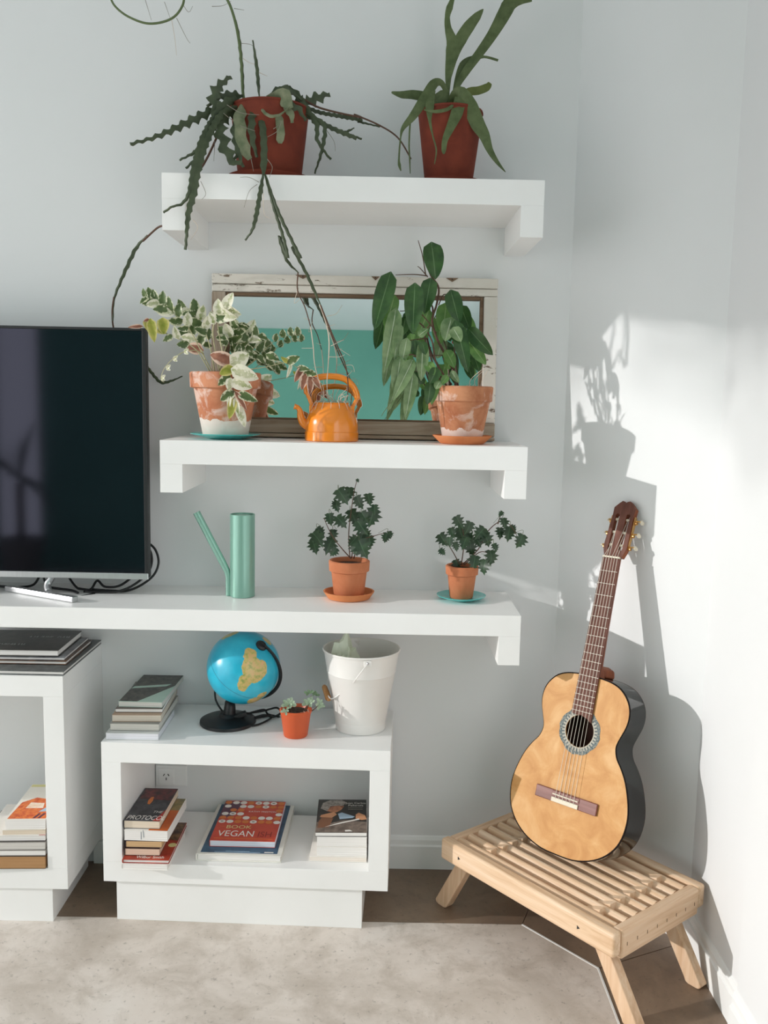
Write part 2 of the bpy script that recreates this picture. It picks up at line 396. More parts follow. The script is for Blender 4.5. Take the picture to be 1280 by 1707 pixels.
# window frames of the openings, the right one added for fill light
def frame_x(name, X, y0, y1, z0, z1, w=.06):
    g = G().box(X - .05, X, y0, y0 + w, z0, z1).box(X - .05, X, y1 - w, y1, z0, z1).box(X - .05, X, y0, y1, z1 - w, z1)
    return struct(name, g, M_TRIM, .003)
frame_x('window_1', XL - .03, *WIN_L); frame_x('added_fill_window', RX + .08, *FILL_WIN_R)
x0, x1, z0, z1 = WIN_F
g = G().box(x0, x0 + .05, YF - .08, YF - .03, z0, z1).box(x1 - .05, x1, YF - .08, YF - .03, z0, z1).box(x0, x1, YF - .08, YF - .03, z1 - .05, z1).box(x0, x1, YF - .08, YF - .03, z0, z0 + .05)
struct('window_2', g, M_TRIM, .003)
# unseen tree added outside, crown shaped to cut off the sun above head height
random.seed(21)
tr = thing('added_shade_tree', 'unseen leafy tree added beyond the left window to cut off the sun', 'tree', (-15, 1.6, -.1))
g = G()
for k in range(8500):
    X = rnd(-16.2, -13.8); Y = rnd(-9.5, 3.0); e = rnd(0, 1) ** .8 * 3.0 + .10 * math.sin(Y * 2.1) + .07 * math.sin(Y * 5.3 + 1)
    p = Vector((X, Y, 1.78 - .277 * X + e)); a = Vector((rnd(-1, 1), rnd(-1, 1), rnd(-1, 1))).normalized(); b = a.orthogonal().normalized(); c = a.cross(b); r = rnd(.06, .13)
    g.add([p + b * r, p + c * r * .6, p - b * r, p - c * r * .6], [(0, 1, 2, 3)])
obj('foliage', g, plain('tree_leaf', '4c6a38', .6), tr)['kind'] = 'stuff'
g = G().tube(spline([(-15, 1.6, -.1), (-15.1, 1.5, 3.0), (-14.9, 1.4, 6.5), (-15, 0.6, 8.6)], 5), lambda t: .20 - .12 * t, 10)
obj('trunk', g, plain('tree_bark', '5a4a3c', .9), tr, True)
# palm by the front window, seen reflected in the television
pm = thing('potted_palm', 'spiky palm by the front window, its reflection dark at the left edge of the screen', 'potted plant', (-2.86, -4.75, 0))
obj('pot', G().lathe([(0, .001), (.13, .001), (.17, .30), (.18, .30), (.18, .34), (.16, .34), (.15, .28), (0, .28)], (-2.86, -4.75, 0), 32), plain('grey_planter', '6e6a64', .6), pm, .6)
obj('trunk', G().tube([(-2.86, -4.75, .26), (-2.86, -4.75, .78)], .035, 10), plain('palm_trunk', '4a3c2e', .9), pm, True)
PLM = plain('palm_leaf_green', '27402a', .5)
for k in range(26):
    a = k * 2.4; el = -.5 + 1.7 * ((k * .618) % 1.0); d = Vector((math.cos(a) * math.cos(el) * .62, math.sin(a) * math.cos(el) * .6, math.sin(el))); b = Vector((-2.86, -4.75, .80)); ln = rnd(.42, .62)
    obj('leaf', G().tube(spline([b, b + d * ln * .5 + Vector((0, 0, .03)), b + d * ln - Vector((0, 0, .05))], 4), lambda t: .018 * math.sin(PI * min(1, .15 + .85 * t)) + .001, 5, flat=.15), PLM, pm, True)
# pier on the right wall, skirting
PX = 0.858
struct('trim_1', G().box(PX, RX + .01, -1.5, -0.79, 0, ZC), M_WALL, .004)
def skirting(name, a, b, n, h=.108, t=.014):
    """moulded skirting board from a to b along a wall whose normal is n"""
    a = Vector(a); b = Vector(b); n = Vector(n); prof = [(0, 0), (t, 0), (t, h * .70), (t * .62, h * .74), (t * .62, h * .88), (t * .3, h * .97), (0.0, h)]
    vs = []; m = len(prof)
    for p in (a, b): vs += [p + n * d + Vector((0, 0, z)) for d, z in prof]
    fs = [(i, i + m, (i + 1) % m + m, (i + 1) % m) for i in range(m)] + [tuple(range(m)), tuple(range(2 * m - 1, m - 1, -1))]
    return struct(name, G().add(vs, fs), M_TRIM)
skirting('baseboard_back', (-0.90, 0, 0), (CX - .004, 0, 0), (0, -1, 0))
skirting('baseboard_angled', A0 + AN * 0 + AD * .004, A1 - AD * .004, AN)
skirting('baseboard_right', (RX, RY - .004, 0), (RX, -0.788, 0), (-1, 0, 0))
skirting('baseboard_pier', (PX, -0.792, 0), (PX, -1.498, 0), (-1, 0, 0), .135, .016)
# wall outlet inside the low cubby
ot = thing('wall_outlet', 'cream wall outlet behind the books in the low white cubby', 'outlet', (-0.650, 0, 0.295))
obj('cover_plate', G().box(-0.700, -0.600, -0.009, 0, 0.262, 0.330), M_TRIM, ot, bevel=.003)
obj('socket_insert', G().box(-0.690, -0.640, -0.013, -0.008, 0.270, 0.322), M_TRIM, ot, bevel=.002)
for k, (dx, dz, rz) in enumerate(((-.007, .004, .5), (.007, .004, -.5), (0, -.009, 0))):
    M = Matrix.Translation((-0.665 + dx, -0.0135, 0.297 + dz)) @ Matrix.Rotation(rz, 4, 'Y')
    obj('slot', G().box(-.0012, .0012, -.0008, .001, -.004, .004, M), M_BLACK, ot)

# ================================================================== shelves and cubbies
def shelf(name, label, xl, xr, d, zt, zs, zb, left=True, lw=.06):
    t = thing(name, label, 'shelf', ((xl + xr) / 2, 0, zb), 'white floating shelves')
    obj('shelf_board', G().box(xl, xr, -d, -.0005, zs, zt), M_CAB, t, bevel=.0006)
    if left: obj('bracket', G().box(xl, xl + lw, -d, -.0005, zb, zs - .00005), M_CAB, t, bevel=.0004)
    obj('bracket', G().box(xr - lw, xr, -d, -.0005, zb, zs - .00005), M_CAB, t, bevel=.0004)
    return t
ZT, ZM, ZL = 2.07, 1.3765, 0.911
shelf('floating_shelf', 'uppermost white floating shelf carrying two dark clay pots', -.586, .410, .322, ZT, 2.0055, 1.925)
shelf('floating_shelf', 'white floating shelf carrying the old mirror and the orange kettle', -.598, .392, .324, ZM, 1.3125, 1.235)
shelf('floating_shelf', 'long white floating shelf carrying the television and watering can', -2.05, .392, .320, ZL, .852, .770)
def cubby(name, label, xl, xr, d, zt, zb, xil, xir, zit, zib, pxl, pxr, pd, rot=0.0, piv=-.35):
    M = Matrix.Translation((piv, 0, 0)) @ Matrix.Rotation(rot, 4, 'Z') @ Matrix.Translation((-piv, 0, 0))
    t = thing(name, label, 'cubby shelf', M=M)
    b = -.018 if rot else -.001
    L = dict(local=True, bevel=.0008)
    obj('top_panel', G().box(xl, xr, -d, b, zit, zt), M_CAB, t, **L)
    obj('bottom_panel', G().box(xl, xr, -d, b, zb, zib), M_CAB, t, **L)
    obj('side_panel', G().box(xl, xil, -d, b, zib, zit), M_CAB, t, **L)
    obj('side_panel', G().box(xir, xr, -d, b, zib, zit), M_CAB, t, **L)
    obj('plinth', G().box(pxl, pxr, -pd, b - .03, 0, zb), M_CAB, t, **L)
    return t
ZB, ZBI, ZA, ZAI = .5333, .1791, .7237, .165
cubby('cubby_shelf', 'low white open cubby holding the globe and white bucket on top', -.7562, .0521, .350, ZB, .1212, -.7016, -.0043, .4749, ZBI, -.7233, -.0202, .338, -.036)
cubby('cubby_shelf', 'taller white open cubby at the left edge under the television shelf', -1.75, -.8653, .350, ZA, .1026, -1.69, -.921, .6655, ZAI, -1.70, -.9121, .342)

# ================================================================== television
tv = thing('television', 'large black flat screen television standing on the long shelf', 'television', (-1.3, -.15, ZL))
TX0, TX1, TZ0, TZ1, TY = -1.93, -.672, .966, 1.682, -.170
obj('housing', G().box(TX0 + .0, TX1, TY + .004, TY + .030, TZ0, TZ1), M_BLACK, tv, bevel=.003)
obj('rear_cover', G().box(TX0 + .15, TX1 - .12, TY + .030, TY + .075, TZ0 + .05, TZ1 - .25), M_BLACK, tv, bevel=.01)
obj('screen', G().box(TX0 + .010, TX1 - .011, TY - .0005, TY + .004, TZ0 + .016, TZ1 - .008), M_SCREEN, tv)
obj('bezel', G().box(TX1 - .0105, TX1, TY - .003, TY + .004, TZ0, TZ1).box(TX0, TX0 + .0095, TY - .003, TY + .004, TZ0, TZ1).box(TX0 + .01, TX1 - .011, TY - .003, TY + .004, TZ1 - .0075, TZ1), M_BLACK, tv, bevel=.001)
tag_ = obj('bottom_trim', G().box(TX0, TX1, TY - .005, TY + .004, TZ0 - .003, TZ0 + .015), M_STEEL, tv, bevel=.0015); tag_['label'] = 'silver strip along the bottom edge of the screen'
for sx in (-.95, -1.62):
    g = G().tube(spline([(sx, TY + .015, TZ0 + .01), (sx - .02, TY + .01, ZL + .03), (sx - .01, TY - .01, ZL + .012)], 4), .011, 8)
    g2 = G().box(-.14, .14, -.011, .011, 0, .016, Matrix.Translation((sx - .03, TY - .02, ZL + .0005)) @ Matrix.Rotation(-.50 if sx > -1.2 else .5, 4, 'Z'))
    g.add(g2.v, g2.f); q = obj('foot', g, M_STEEL, tv, bevel=.003); q['label'] = 'silver angled stand foot'
# cables hanging below and beside the screen
def cable(label, pts, r=.0036, name='cable', grp=None, cat='cable'):
    pts = [Vector((p.x, p.y, max(p.z, ZL + r + .0006))) for p in pts]
    return tag(obj(name, G().tube([Vector((p.x, p.y, max(p.z, ZL + r + .0006))) for p in spline(pts, 8)], r, 8), M_RUBBER, None, True), label, cat, grp)
def px3(lst): return [at(*q) for q in lst]
cable('black cable with the widest loop beside the lower right corner of the television', px3([(150, 985, -.10), (210, 985, -.12), (250, 965, -.11), (264, 940, -.10), (258, 915, -.09), (240, 904, -.08), (220, 915, -.075)]))
cable('black cable in the inner loop beside the lower right corner of the television', px3([(140, 993, -.13), (200, 985, -.14), (240, 962, -.13), (253, 938, -.12), (248, 915, -.11), (230, 915, -.075)]))
cable('black cable drooping in a low loop under the middle of the screen', px3([(72, 960, -.07), (80, 980, -.08), (100, 994, -.10), (120, 996, -.12), (130, 998, -.15)]))
cable('black cable sagging under the screen at the left edge of the picture', px3([(-30, 975, -.07), (0, 986, -.08), (30, 987, -.09), (55, 975, -.08), (66, 960, -.07)]))
cable('black cable sagging in two shallow loops under the lower right part of the screen', px3([(115, 963, -.07), (130, 985, -.09), (150, 987, -.11), (162, 968, -.09), (175, 978, -.10), (200, 976, -.11), (225, 958, -.08)]))
pl = tag(obj('cable_plug', G().tube(px3([(124, 1000, -.182), (134, 997, -.170), (146, 994, -.155), (158, 990, -.140)]), [.0065, .0075, .0065, .0045], 10), M_RUBBER, None, True), 'black cable plug lying on the long shelf near the television foot', 'plug')

# ================================================================== old window frame with mirror
th = math.radians(5.0)
mr = thing('framed_mirror', 'mirror in an old window frame of chipped white paint leaning on the wall', 'mirror', M=Matrix.Translation((-.089, -.0445, ZM + .0005)) @ Matrix.Rotation(-th, 4, 'X'))
HW, HH, DP = .4205, .476, .036
# local: x along, y towards the wall positive, z up, frame front at y = -DP
def rail(name, x0, x1, z0, z1, m, dy=0.0, bev=.003):
    return obj(name, G().box(x0, x1, -DP + dy, 0, z0, z1), m, mr, local=True, bevel=bev)
rail('top_rail', -HW, HW, .447, HH, M_CHIP)
rail('top_rail_lip', -HW, HW, .4245, .4455, M_CHIP, .003)
rail('bottom_rail', -HW, HW, .012, .052, M_CHIP_W)
rail('bottom_rail_lip', -HW, HW, 0, .0105, M_CHIP_W, -.003)
rail('stile', -HW, -HW + .040, .053, .4235, M_CHIP_WZ, .002)
rail('stile', HW - .040, HW, .053, .4235, M_CHIP, .002)
rail('bead', -HW + .041, -HW + .050, .053, .4235, M_BAREWOOD, .010, .001)
rail('bead', HW - .050, HW - .041, .053, .4235, M_BAREWOOD, .010, .001)
rail('bead', -HW + .051, HW - .051, .415, .4235, M_BAREWOOD, .010, .001)
rail('bead', -HW + .051, HW - .051, .053, .058, M_BAREWOOD, .010, .001)
q = obj('mirror_glass', G().box(-HW + .046, HW - .046, -.014, -.010, .054, .420), M_MIRROR, mr, local=True)
for sx, sw in ((-.153, .022), (.060, .012), (.285, .018)):
    q = obj('broken_notch', G().prism([(-sw, 0), (0, -.011), (sw, 0)], 0, .004, Matrix.Translation((sx, -DP + .0005, HH - .001)) @ Matrix.Rotation(PI / 2, 4, 'X')), M_BAREWOOD, mr, local=True)
    obj('nail_head', G().lathe([(0, .003), (.0015, .002), (.002, 0)], n=8, M=Matrix.Translation((sx, -DP - .0035, HH - .005)) @ Matrix.Rotation(PI / 2, 4, 'X')), M_BLACK, mr, local=True)

# ================================================================== pots, saucers
def pot_geo(c, rt, rb, h, rimh, rimo, soil=.86, inner=True):
    w = .007
    p = [(0, 0), (rb, 0), (rb + .002, .003), (rt - rimo, h - rimh), (rt, h - rimh + .003), (rt + .0015, h - .003), (rt - .002, h), (rt - w, h - .001), (rt - w - .004, h * soil - .002)]
    return G().lathe(p, c, 40)
def pot(root, c, rt, rb, h, rimh, rimo, m, soil=.86):
    p = obj('pot', pot_geo(c, rt, rb, h, rimh, rimo, soil), m, root, smooth=.55)
    rs = rt - .010
    g = G(); vs = [Vector(c) + Vector((0, 0, h * soil))]
    for k in range(3):
        for i in range(24):
            a = 2 * PI * i / 24; r = rs * (k + 1) / 3
            vs.append(Vector(c) + Vector((r * math.cos(a), r * math.sin(a), h * soil + (rnd(-.003, .004) if k < 2 else 0))))
    fs = [(0, 1 + i, 1 + (i + 1) % 24) for i in range(24)]
    for k in range(2):
        for i in range(24): j = (i + 1) % 24; fs.append((1 + k * 24 + i, 1 + (k + 1) * 24 + i, 1 + (k + 1) * 24 + j, 1 + k * 24 + j))
    obj('soil', g.add(vs, fs), M_SOIL, root, True)
    return p
def saucer(name, label, c, r, rb, h, m):
    p = [(0, .0005), (rb, .0005), (rb + .004, .002), (r, h - .002), (r + .001, h), (r - .004, h), (rb, .0065), (0, .006)]
    return tag(obj(name, G().lathe(p, c, 44), m, None, .6), label, 'saucer')

saucer('saucer', 'dark red clay saucer under the trailing fishbone cactus pot', (-.3243, -.170, ZT), .118, .098, .022, M_POT_RED)
saucer('saucer', 'dark red clay saucer under the staghorn fern pot', (.169, -.170, ZT), .098, .080, .020, M_POT_RED)
saucer('saucer', 'shallow teal saucer under the pale weathered ivy pot', (-.444, -.190, ZM), .098, .048, .016, M_TEALPLATE)
saucer('saucer', 'orange clay saucer under the philodendron pot', (.2245, -.205, ZM), .083, .058, .024, M_SAUCER)
saucer('saucer', 'deep orange clay saucer under the middle grape ivy pot', (-.0905, -.135, ZL), .0745, .058, .022, M_SAUCER)
saucer('saucer', 'teal glazed saucer under the small grape ivy pot at the shelf end', (.2428, -.125, ZL), .072, .040, .015, M_TEALPLATE)

# ================================================================== watering can
cn = thing('watering_can', 'green metal cylinder watering can with long straight side spout', 'watering can', (-.4048, -.134, ZL))
c = (-.4048, -.134, ZL)
H_ = .2442
obj('body', G().lathe([(0, .0005), (.035, .0005), (.0362, .002), (.0362, H_), (.0350, H_ + .0006), (.0344, H_), (.0344, .02), (0, .02)], c, 48), M_CANGREEN, cn, .6)
lid = [(.0343 * math.cos(a), .0343 * math.sin(a)) for a in [PI * .42 + i * (PI * 1.5) / 20 for i in range(21)]]
obj('lid', G().prism(lid, H_ - .006, H_ - .0035, Matrix.Translation(c)), M_CANGREEN, cn)
sp = [(-.0405, .004), (-.0415, .055), (-.0445, .072), (-.134, .247)]
g = G().tube([Vector(c) + Vector((x, 0, z)) for x, z in [(-.0405, .001), (-.0408, .03), (-.0415, .058), (-.046, .076), (-.060, .103), (-.098, .176), (-.1345, .247)]], [.0085, .0085, .0085, .0095, .0105, .0108, .0110], 16, flat=.8, side=(0, 1, 0))
obj('spout', g, M_CANGREEN, cn, .7)

# ================================================================== orange kettle
kc = Vector((-.1440, -.185, ZM)); kt = thing('kettle', 'orange enamel kettle without lid standing before the mirror', 'kettle', kc)
obj('body', G().lathe([(0, .0005), (.0745, .0005), (.0762, .002), (.0765, .026), (.0745, .0275), (.0745, .046), (.0715, .062), (.064, .080), (.054, .093), (.0485, .099), (.047, .104), (.0495, .1065), (.048, .108), (.0452, .106), (.0452, .097), (.060, .078), (.070, .05), (.070, .01), (0, .01)], kc, 48), M_ORANGE, kt, .7)
spts = spline([kc + Vector(q) for q in [(-.064, -.004, .040), (-.080, -.004, .050), (-.088, -.004, .068), (-.090, -.004, .082), (-.096, -.004, .092), (-.106, -.004, .0955)]], 5)
obj('spout', G().tube(spts, lambda t: .0145 - .0075 * min(1, t * 1.35) + (.0015 if t > .93 else 0), 14), M_ORANGE, kt, .8)
hp = spline([kc + Vector(q) for q in [(-.054, 0, .092), (-.062, 0, .112), (-.072, 0, .140), (-.066, 0, .163), (-.040, 0, .1775), (0, 0, .1815), (.036, 0, .174), (.060, 0, .152), (.070, 0, .126), (.064, 0, .108), (.055, 0, .092)]], 5)
obj('handle', G().tube(hp, lambda t: .0055 + .0035 * (abs(t - .5) < .33), 12, flat=.72, side=(0, 1, 0)), M_ORANGE, kt, .9)
for sx in (-1, 1): obj('handle_lug', G().box(sx * .058 - .006, sx * .058 + .006, -.010, .010, .078, .100, Matrix.Translation(kc)), M_ORANGE, kt, bevel=.002)

# ================================================================== globe lamp
gc = Vector((-.3965, -.166, .7043)); GR = .1075
gl = thing('globe', 'blue desk globe with tan land tilted on a black stand', 'globe', (-.435, -.166, ZB))
ax = Vector((.54, -.42, .73)).normalized(); mm = Vector((.80, .02, -.60)); mm = (mm - ax * mm.dot(ax)).normalized(); kk = ax.cross(mm)
MG = Matrix((mm, kk, ax)).transposed().to_4x4(); MG.translation = gc - Vector((-.435, -.166, ZB))
def mat_globe():
    m = Mat('globe_print'); v = m.coord(); nz = m.noise(v, 28, 7, 0.65); nz2 = m.noise(v, 90, 4)
    sea = m.ramp(m.noise(v, 14, 4), [(.3, '18a0c0'), (.7, '34c0da')])
    total = None
    for (px, py, r) in ((424, 1078, .020), (427, 1095, .030), (432, 1108, .026), (441, 1100, .024), (418, 1118, .020), (414, 1127, .012), (428, 1158, .022), (440, 1150, .016), (446, 1068, .018), (380, 1050, .03)):
        w = at(px, py, gc.y); d = (w - gc); d.y = 0; yy = math.sqrt(max(1e-6, GR * GR - d.length_squared)); p = Vector((d.x, -yy, d.z))
        lp = Vector((p.dot(mm), p.dot(kk), p.dot(ax)))
        dn = m.n('ShaderNodeVectorMath', operation='DISTANCE'); m.l(v, dn.inputs[0]); dn.inputs[1].default_value = lp
        k = m.math('SUBTRACT', r, dn.outputs['Value'])
        total = k if total is None else m.math('MAXIMUM', total, k)
    k = m.math('ADD', total, m.math('MULTIPLY', m.math('SUBTRACT', nz, .5), .030))
    land = m.ramp(nz2, [(.3, '8f9a4e'), (.5, 'c9b26a'), (.7, 'd9a878')])
    msk = m.math('GREATER_THAN', k, 0.0)
    shelf_ = m.mix(m.ramp(k, [(0, '000000'), (1, '000000')]), sea, sea)
    c = m.mix(msk, sea, land)
    z = m.sep(v)[2]; c = m.mix(m.math('LESS_THAN', m.math('ABSOLUTE', z), .0007), c, '14506a')
    m.col(c).set(.3, coat=.3); return m.m
ball = G().lathe([(GR * math.sin(a), -GR * math.cos(a)) for a in [PI * i / 32 for i in range(33)]], n=64)
bo = obj('globe_ball', ball, mat_globe(), gl, True, local=True); bo.matrix_local = MG
def ring(r, a0, a1, n=40): return [gc + ax * (r * math.cos(a0 + (a1 - a0) * i / n)) + mm * (r * math.sin(a0 + (a1 - a0) * i / n)) for i in range(n + 1)]
obj('meridian_arm', G().tube(ring(GR + .0075, 0, PI), .0055, 8, flat=.45, side=tuple(kk)), M_BLACK, gl, True)
MA = Matrix((mm, kk, ax)).transposed().to_4x4(); MA.translation = gc
obj('axis_cap', G().lathe([(0, .010), (.012, .009), (.0165, .005), (.017, 0)], n=24, M=MA @ Matrix.Translation((0, 0, GR - .0015))), M_BLACK, gl, .6)
obj('axis_cap', G().lathe([(0, -.010), (.008, -.009), (.010, 0)], n=20, M=MA @ Matrix.Translation((0, 0, -GR + .001))), M_BLACK, gl, .6)
bc = Vector((-.443, -.166, ZB))
obj('base', G().lathe([(0, .0005), (.081, .0005), (.083, .003), (.082, .010), (.074, .014), (.03, .022), (.022, .03), (0, .032)], bc, 48), M_BLACK, gl, .6)
obj('post', G().tube(spline([bc + Vector((.004, 0, .02)), bc + Vector((.006, 0, .055)), at(383, 1172, -.150), at(392, 1168, -.150)], 4), [.020, .019, .018, .017, .016, .0155, .015, .014, .013, .011, .009, .008, .007], 16), M_BLACK, gl, .8)
obj('power_cord', G().tube(spline(px3([(358, 1150, -.135), (360, 1168, -.14), (372, 1187, -.15), (385, 1195, -.16)]), 6), .0028, 8), M_RUBBER, gl, True)
sw = obj('cord_switch', G().box(-.022, .022, -.010, .010, 0, .014, Matrix.Translation(atz(400, 1196, ZB + .018)) @ Matrix.Rotation(.2, 4, 'Z') @ Matrix.Rotation(-.3, 4, 'Y')), M_BLACK, gl, bevel=.003)
for k, pts in enumerate(([(405, 1190, -.14), (435, 1186, -.10), (450, 1182, -.09), (462, 1180, -.09), (468, 1188, -.12), (455, 1195, -.13), (440, 1192, -.14), (418, 1198, -.15)], [(412, 1200, -.15), (440, 1200, -.12), (452, 1195, -.11), (450, 1205, -.14), (430, 1212, -.19), (412, 1212, -.20), (398, 1204, -.19)], [(418, 1188, -.11), (440, 1183, -.08), (447, 1192, -.10), (466, 1196, -.12)])):
    p3 = px3(pts)
    for q in p3: q.z = max(q.z, ZB + .0045)
    obj('power_cord', G().tube(spline(p3, 7), .0030, 8), M_RUBBER, gl, True)

# ================================================================== white bucket with crumpled bag
uc = Vector((-.049, -.180, ZB)); bu = thing('bucket', 'white enamel bucket with wire bail and wooden grip', 'bucket', uc)
HB = .238; RT, RB = .1105, .074
obj('body', G().lathe([(0, .004), (RB - .004, .004), (RB - .002, 0.0005), (RB, .001), (RB + .0008, .028), (RB + .0022, .030), (RB + (RT - RB) * .72, HB * .72), (RB + (RT - RB) * .725 + .0012, HB * .73), (RB + (RT - RB) * .74, HB * .745), (RT, HB - .003), (RT + .003, HB - .003), (RT + .004, HB), (RT + .002, HB + .003), (RT - .001, HB + .001), (RT - .003, HB - .006), (RB + .002, .03), (RB - .003, .008), (0, .008)], uc, 56), M_WHITE_ENAMEL, bu, .6)
ear = uc + Vector((.020, -.1085, HB - .012)); ear2 = uc + Vector((-.020, .1085, HB - .012))
bp = spline([ear + Vector((0, -.004, 0)), ear + Vector((-.030, -.012, -.040)), at(585, 1142, -.262), at(556, 1164, -.240), at(547, 1160, -.215), at(541, 1150, -.165), uc + Vector((-.105, .02, .10)), uc + Vector((-.085, .085, .16)), ear2 + Vector((0, .003, 0))], 6)
obj('bail_wire', G().tube(bp, .0019, 8), M_WHITE_ENAMEL, bu, True)
obj('bail_grip', G().tube([at(548.5, 1166, -.222), at(547, 1164, -.214), at(544, 1154, -.188), at(541, 1146, -.165), at(540, 1144, -.160)], [.006, .0092, .0088, .0080, .006], 14), M_CORKGRIP, bu, .8)['label'] = 'turned wooden grip on the bail'
for e, s in ((ear, -1), (ear2, 1)):
    obj('bail_ear', G().box(-.011, .011, -.004, .004, -.010, .007, Matrix.Translation(e)), M_WHITE_ENAMEL, bu, bevel=.0015)
    obj('rivet', G().lathe([(0, .004), (.003, .003), (.004, 0)], n=10, M=Matrix.Translation(e + Vector((0, s * .004, 0))) @ Matrix.Rotation(PI / 2 * (1 if s < 0 else -1), 4, 'X')), M_STEEL, bu, True)
def crumple(c, pts, m, name):
    bm = bmesh.new(); bmesh.ops.create_icosphere(bm, subdivisions=3, radius=1)
    for v in bm.verts:
        d = v.co.normalized(); n = sum(math.sin(d.dot(Vector((a, b, e))) * f) for a, b, e, f in pts) / len(pts)
        v.co = d * (1 + .5 * n)
    g = G(); g.add([Vector((q.co.x, q.co.y, q.co.z)) for q in bm.verts], [tuple(v.index for v in f.verts) for f in bm.faces]); bm.free()
    g.v = [Vector((c[0] + q.x * c[3], c[1] + q.y * c[4], c[2] + q.z * c[5])) for q in g.v]
    return obj(name, g, m)
mb_ = Mat('pale_green_plastic_film'); mb_.col('eef4e2').set(.35); mb_.translucent('eef4e2', .3)
cr_pts = [(1, .3, .2, 7), (.2, 1, -.4, 9), (-.5, .6, 1, 11), (.9, -.7, .3, 15), (.1, .8, .9, 19), (-.8, .2, -.6, 23)]
tag(crumple((uc.x - .046, uc.y - .004, ZB + .150, .040, .040, .118), cr_pts, mb_.m, 'plastic_bag'), 'crumpled pale green plastic bag sticking out of the bucket', 'bag')

# ================================================================== plants
VIEW = Vector((0, 1, -.1)).normalized()
def leaf_geo(B, T, w, prof='heart', roll=0.0, bend=.12, fold=.18, rows=8, thick=.0007):
    """one leaf from its base B to its tip T: w wide, folded along the midrib, arched by bend"""
    B = Vector(B); T = Vector(T); ax_ = T - B; L = ax_.length; a = ax_.normalized()
    side = a.cross(CAM_C - B).normalized(); nrm = side.cross(a).normalized()
    side, nrm = side * math.cos(roll) + nrm * math.sin(roll), nrm * math.cos(roll) - side * math.sin(roll)
    pr = {'heart': lambda t: (t ** .34) * (1 - t) ** .7 * 1.86 if t > 0 else 0,
          'lance': lambda t: math.sin(PI * min(1, t ** .8)) ** .85,
          'oval': lambda t: math.sin(PI * t) ** .6,
          'spoon': lambda t: (t ** .75) * max(0, 1 - t ** 4) ** .5 * 1.25,
          'drop': lambda t: math.sin(PI * t ** .6) ** .9}[prof]
    g = G(); vs = []; uv = []
    for i in range(rows + 1):
        t = i / rows; c = B + ax_ * t + nrm * (bend * L * (math.sin(PI * t) * .6 + t * (1 - t) * .4))
        h = max(0.0005, w / 2 * pr(t)); back = -a * (.16 * w) * (1 - t) ** 6 if prof == 'heart' else Vector((0, 0, 0))
        for k, s in enumerate((-1, -.5, 0, .5, 1)):
            vs.append(c + side * (h * s) + nrm * (fold * h * abs(s) ** 1.3) + back * (abs(s) > .2)); uv.append((.5 + s * .5, t))
    fs = []
    for i in range(rows):
        for k in range(4):
            p = i * 5 + k; fs.append((p, p + 1, p + 6, p + 5))
    return g.add(vs, fs, uv)
LOBED = [(0, 0), (-.05, .14), (.04, .42), (.20, .27), (.30, .58), (.42, .29), (.56, .46), (.60, .19), (.74, .27), (.80, .10), (1, 0)]
def lobed_geo(B, T, w, roll=0.0, bend=.15, fold=.25):
    B = Vector(B); T = Vector(T); ax_ = T - B; L = ax_.length; a = ax_.normalized()
    side = a.cross(CAM_C - B).normalized(); nrm = side.cross(a).normalized()
    side, nrm = side * math.cos(roll) + nrm * math.sin(roll), nrm * math.cos(roll) - side * math.sin(roll)
    def P(t, s): return B + ax_ * t + side * (s * w) + nrm * (bend * L * math.sin(PI * max(0, t)) + fold * abs(s) * w * (1 - .9 * abs(s)) * 1.2 - .12 * L * abs(s) * abs(s))
    g = G(); mid = [(t, 0) for t in (0, .12, .26, .4, .55, .75, 1)]
    for sg in (-1, 1):
        o = [P(t, s * sg) for t, s in LOBED]; m = [P(t, 0) for t, _ in mid]
        uo = [(.5 + .5 * sg * min(1, s * 2), t) for t, s in LOBED]; um = [(.5, t) for t, _ in mid]
        vs = o[1:-1] + m
        no = len(LOBED) - 2                               # outline points 0..no-1, midrib no..no+6
        F = [(no, 0, no + 1), (no + 1, 0, 1), (no + 1, 1, 2), (no + 1, 2, no + 2), (no + 2, 2, 3), (no + 2, 3, no + 3), (no + 3, 3, 4), (no + 3, 4, 5), (no + 3, 5, no + 4), (no + 4, 5, 6), (no + 4, 6, 7), (no + 4, 7, no + 5), (no + 5, 7, 8), (no + 5, 8, no + 6)]
        g.add(vs, [q if sg < 0 else q[::-1] for q in F], uo[1:-1] + um)
    return g
def leaf(root, B, T, w, m, prof='heart', **k):
    g = lobed_geo(B, T, w, **{a: b for a, b in k.items() if a in ('roll', 'bend', 'fold')}) if prof == 'lobed' else leaf_geo(B, T, w, prof, **k)
    return obj('leaf', g, m, root, True, uv=True)
def stem(root, pts, r, m, name='stem', n=6, taper=.5):
    p = spline(pts, n); return obj(name, G().tube(p, lambda t: r * (1 - taper * t), 7), m, root, True)
def mpx(X, Y): return X / FPX * (Y + 2.7812)          # pixels to metres at depth Y

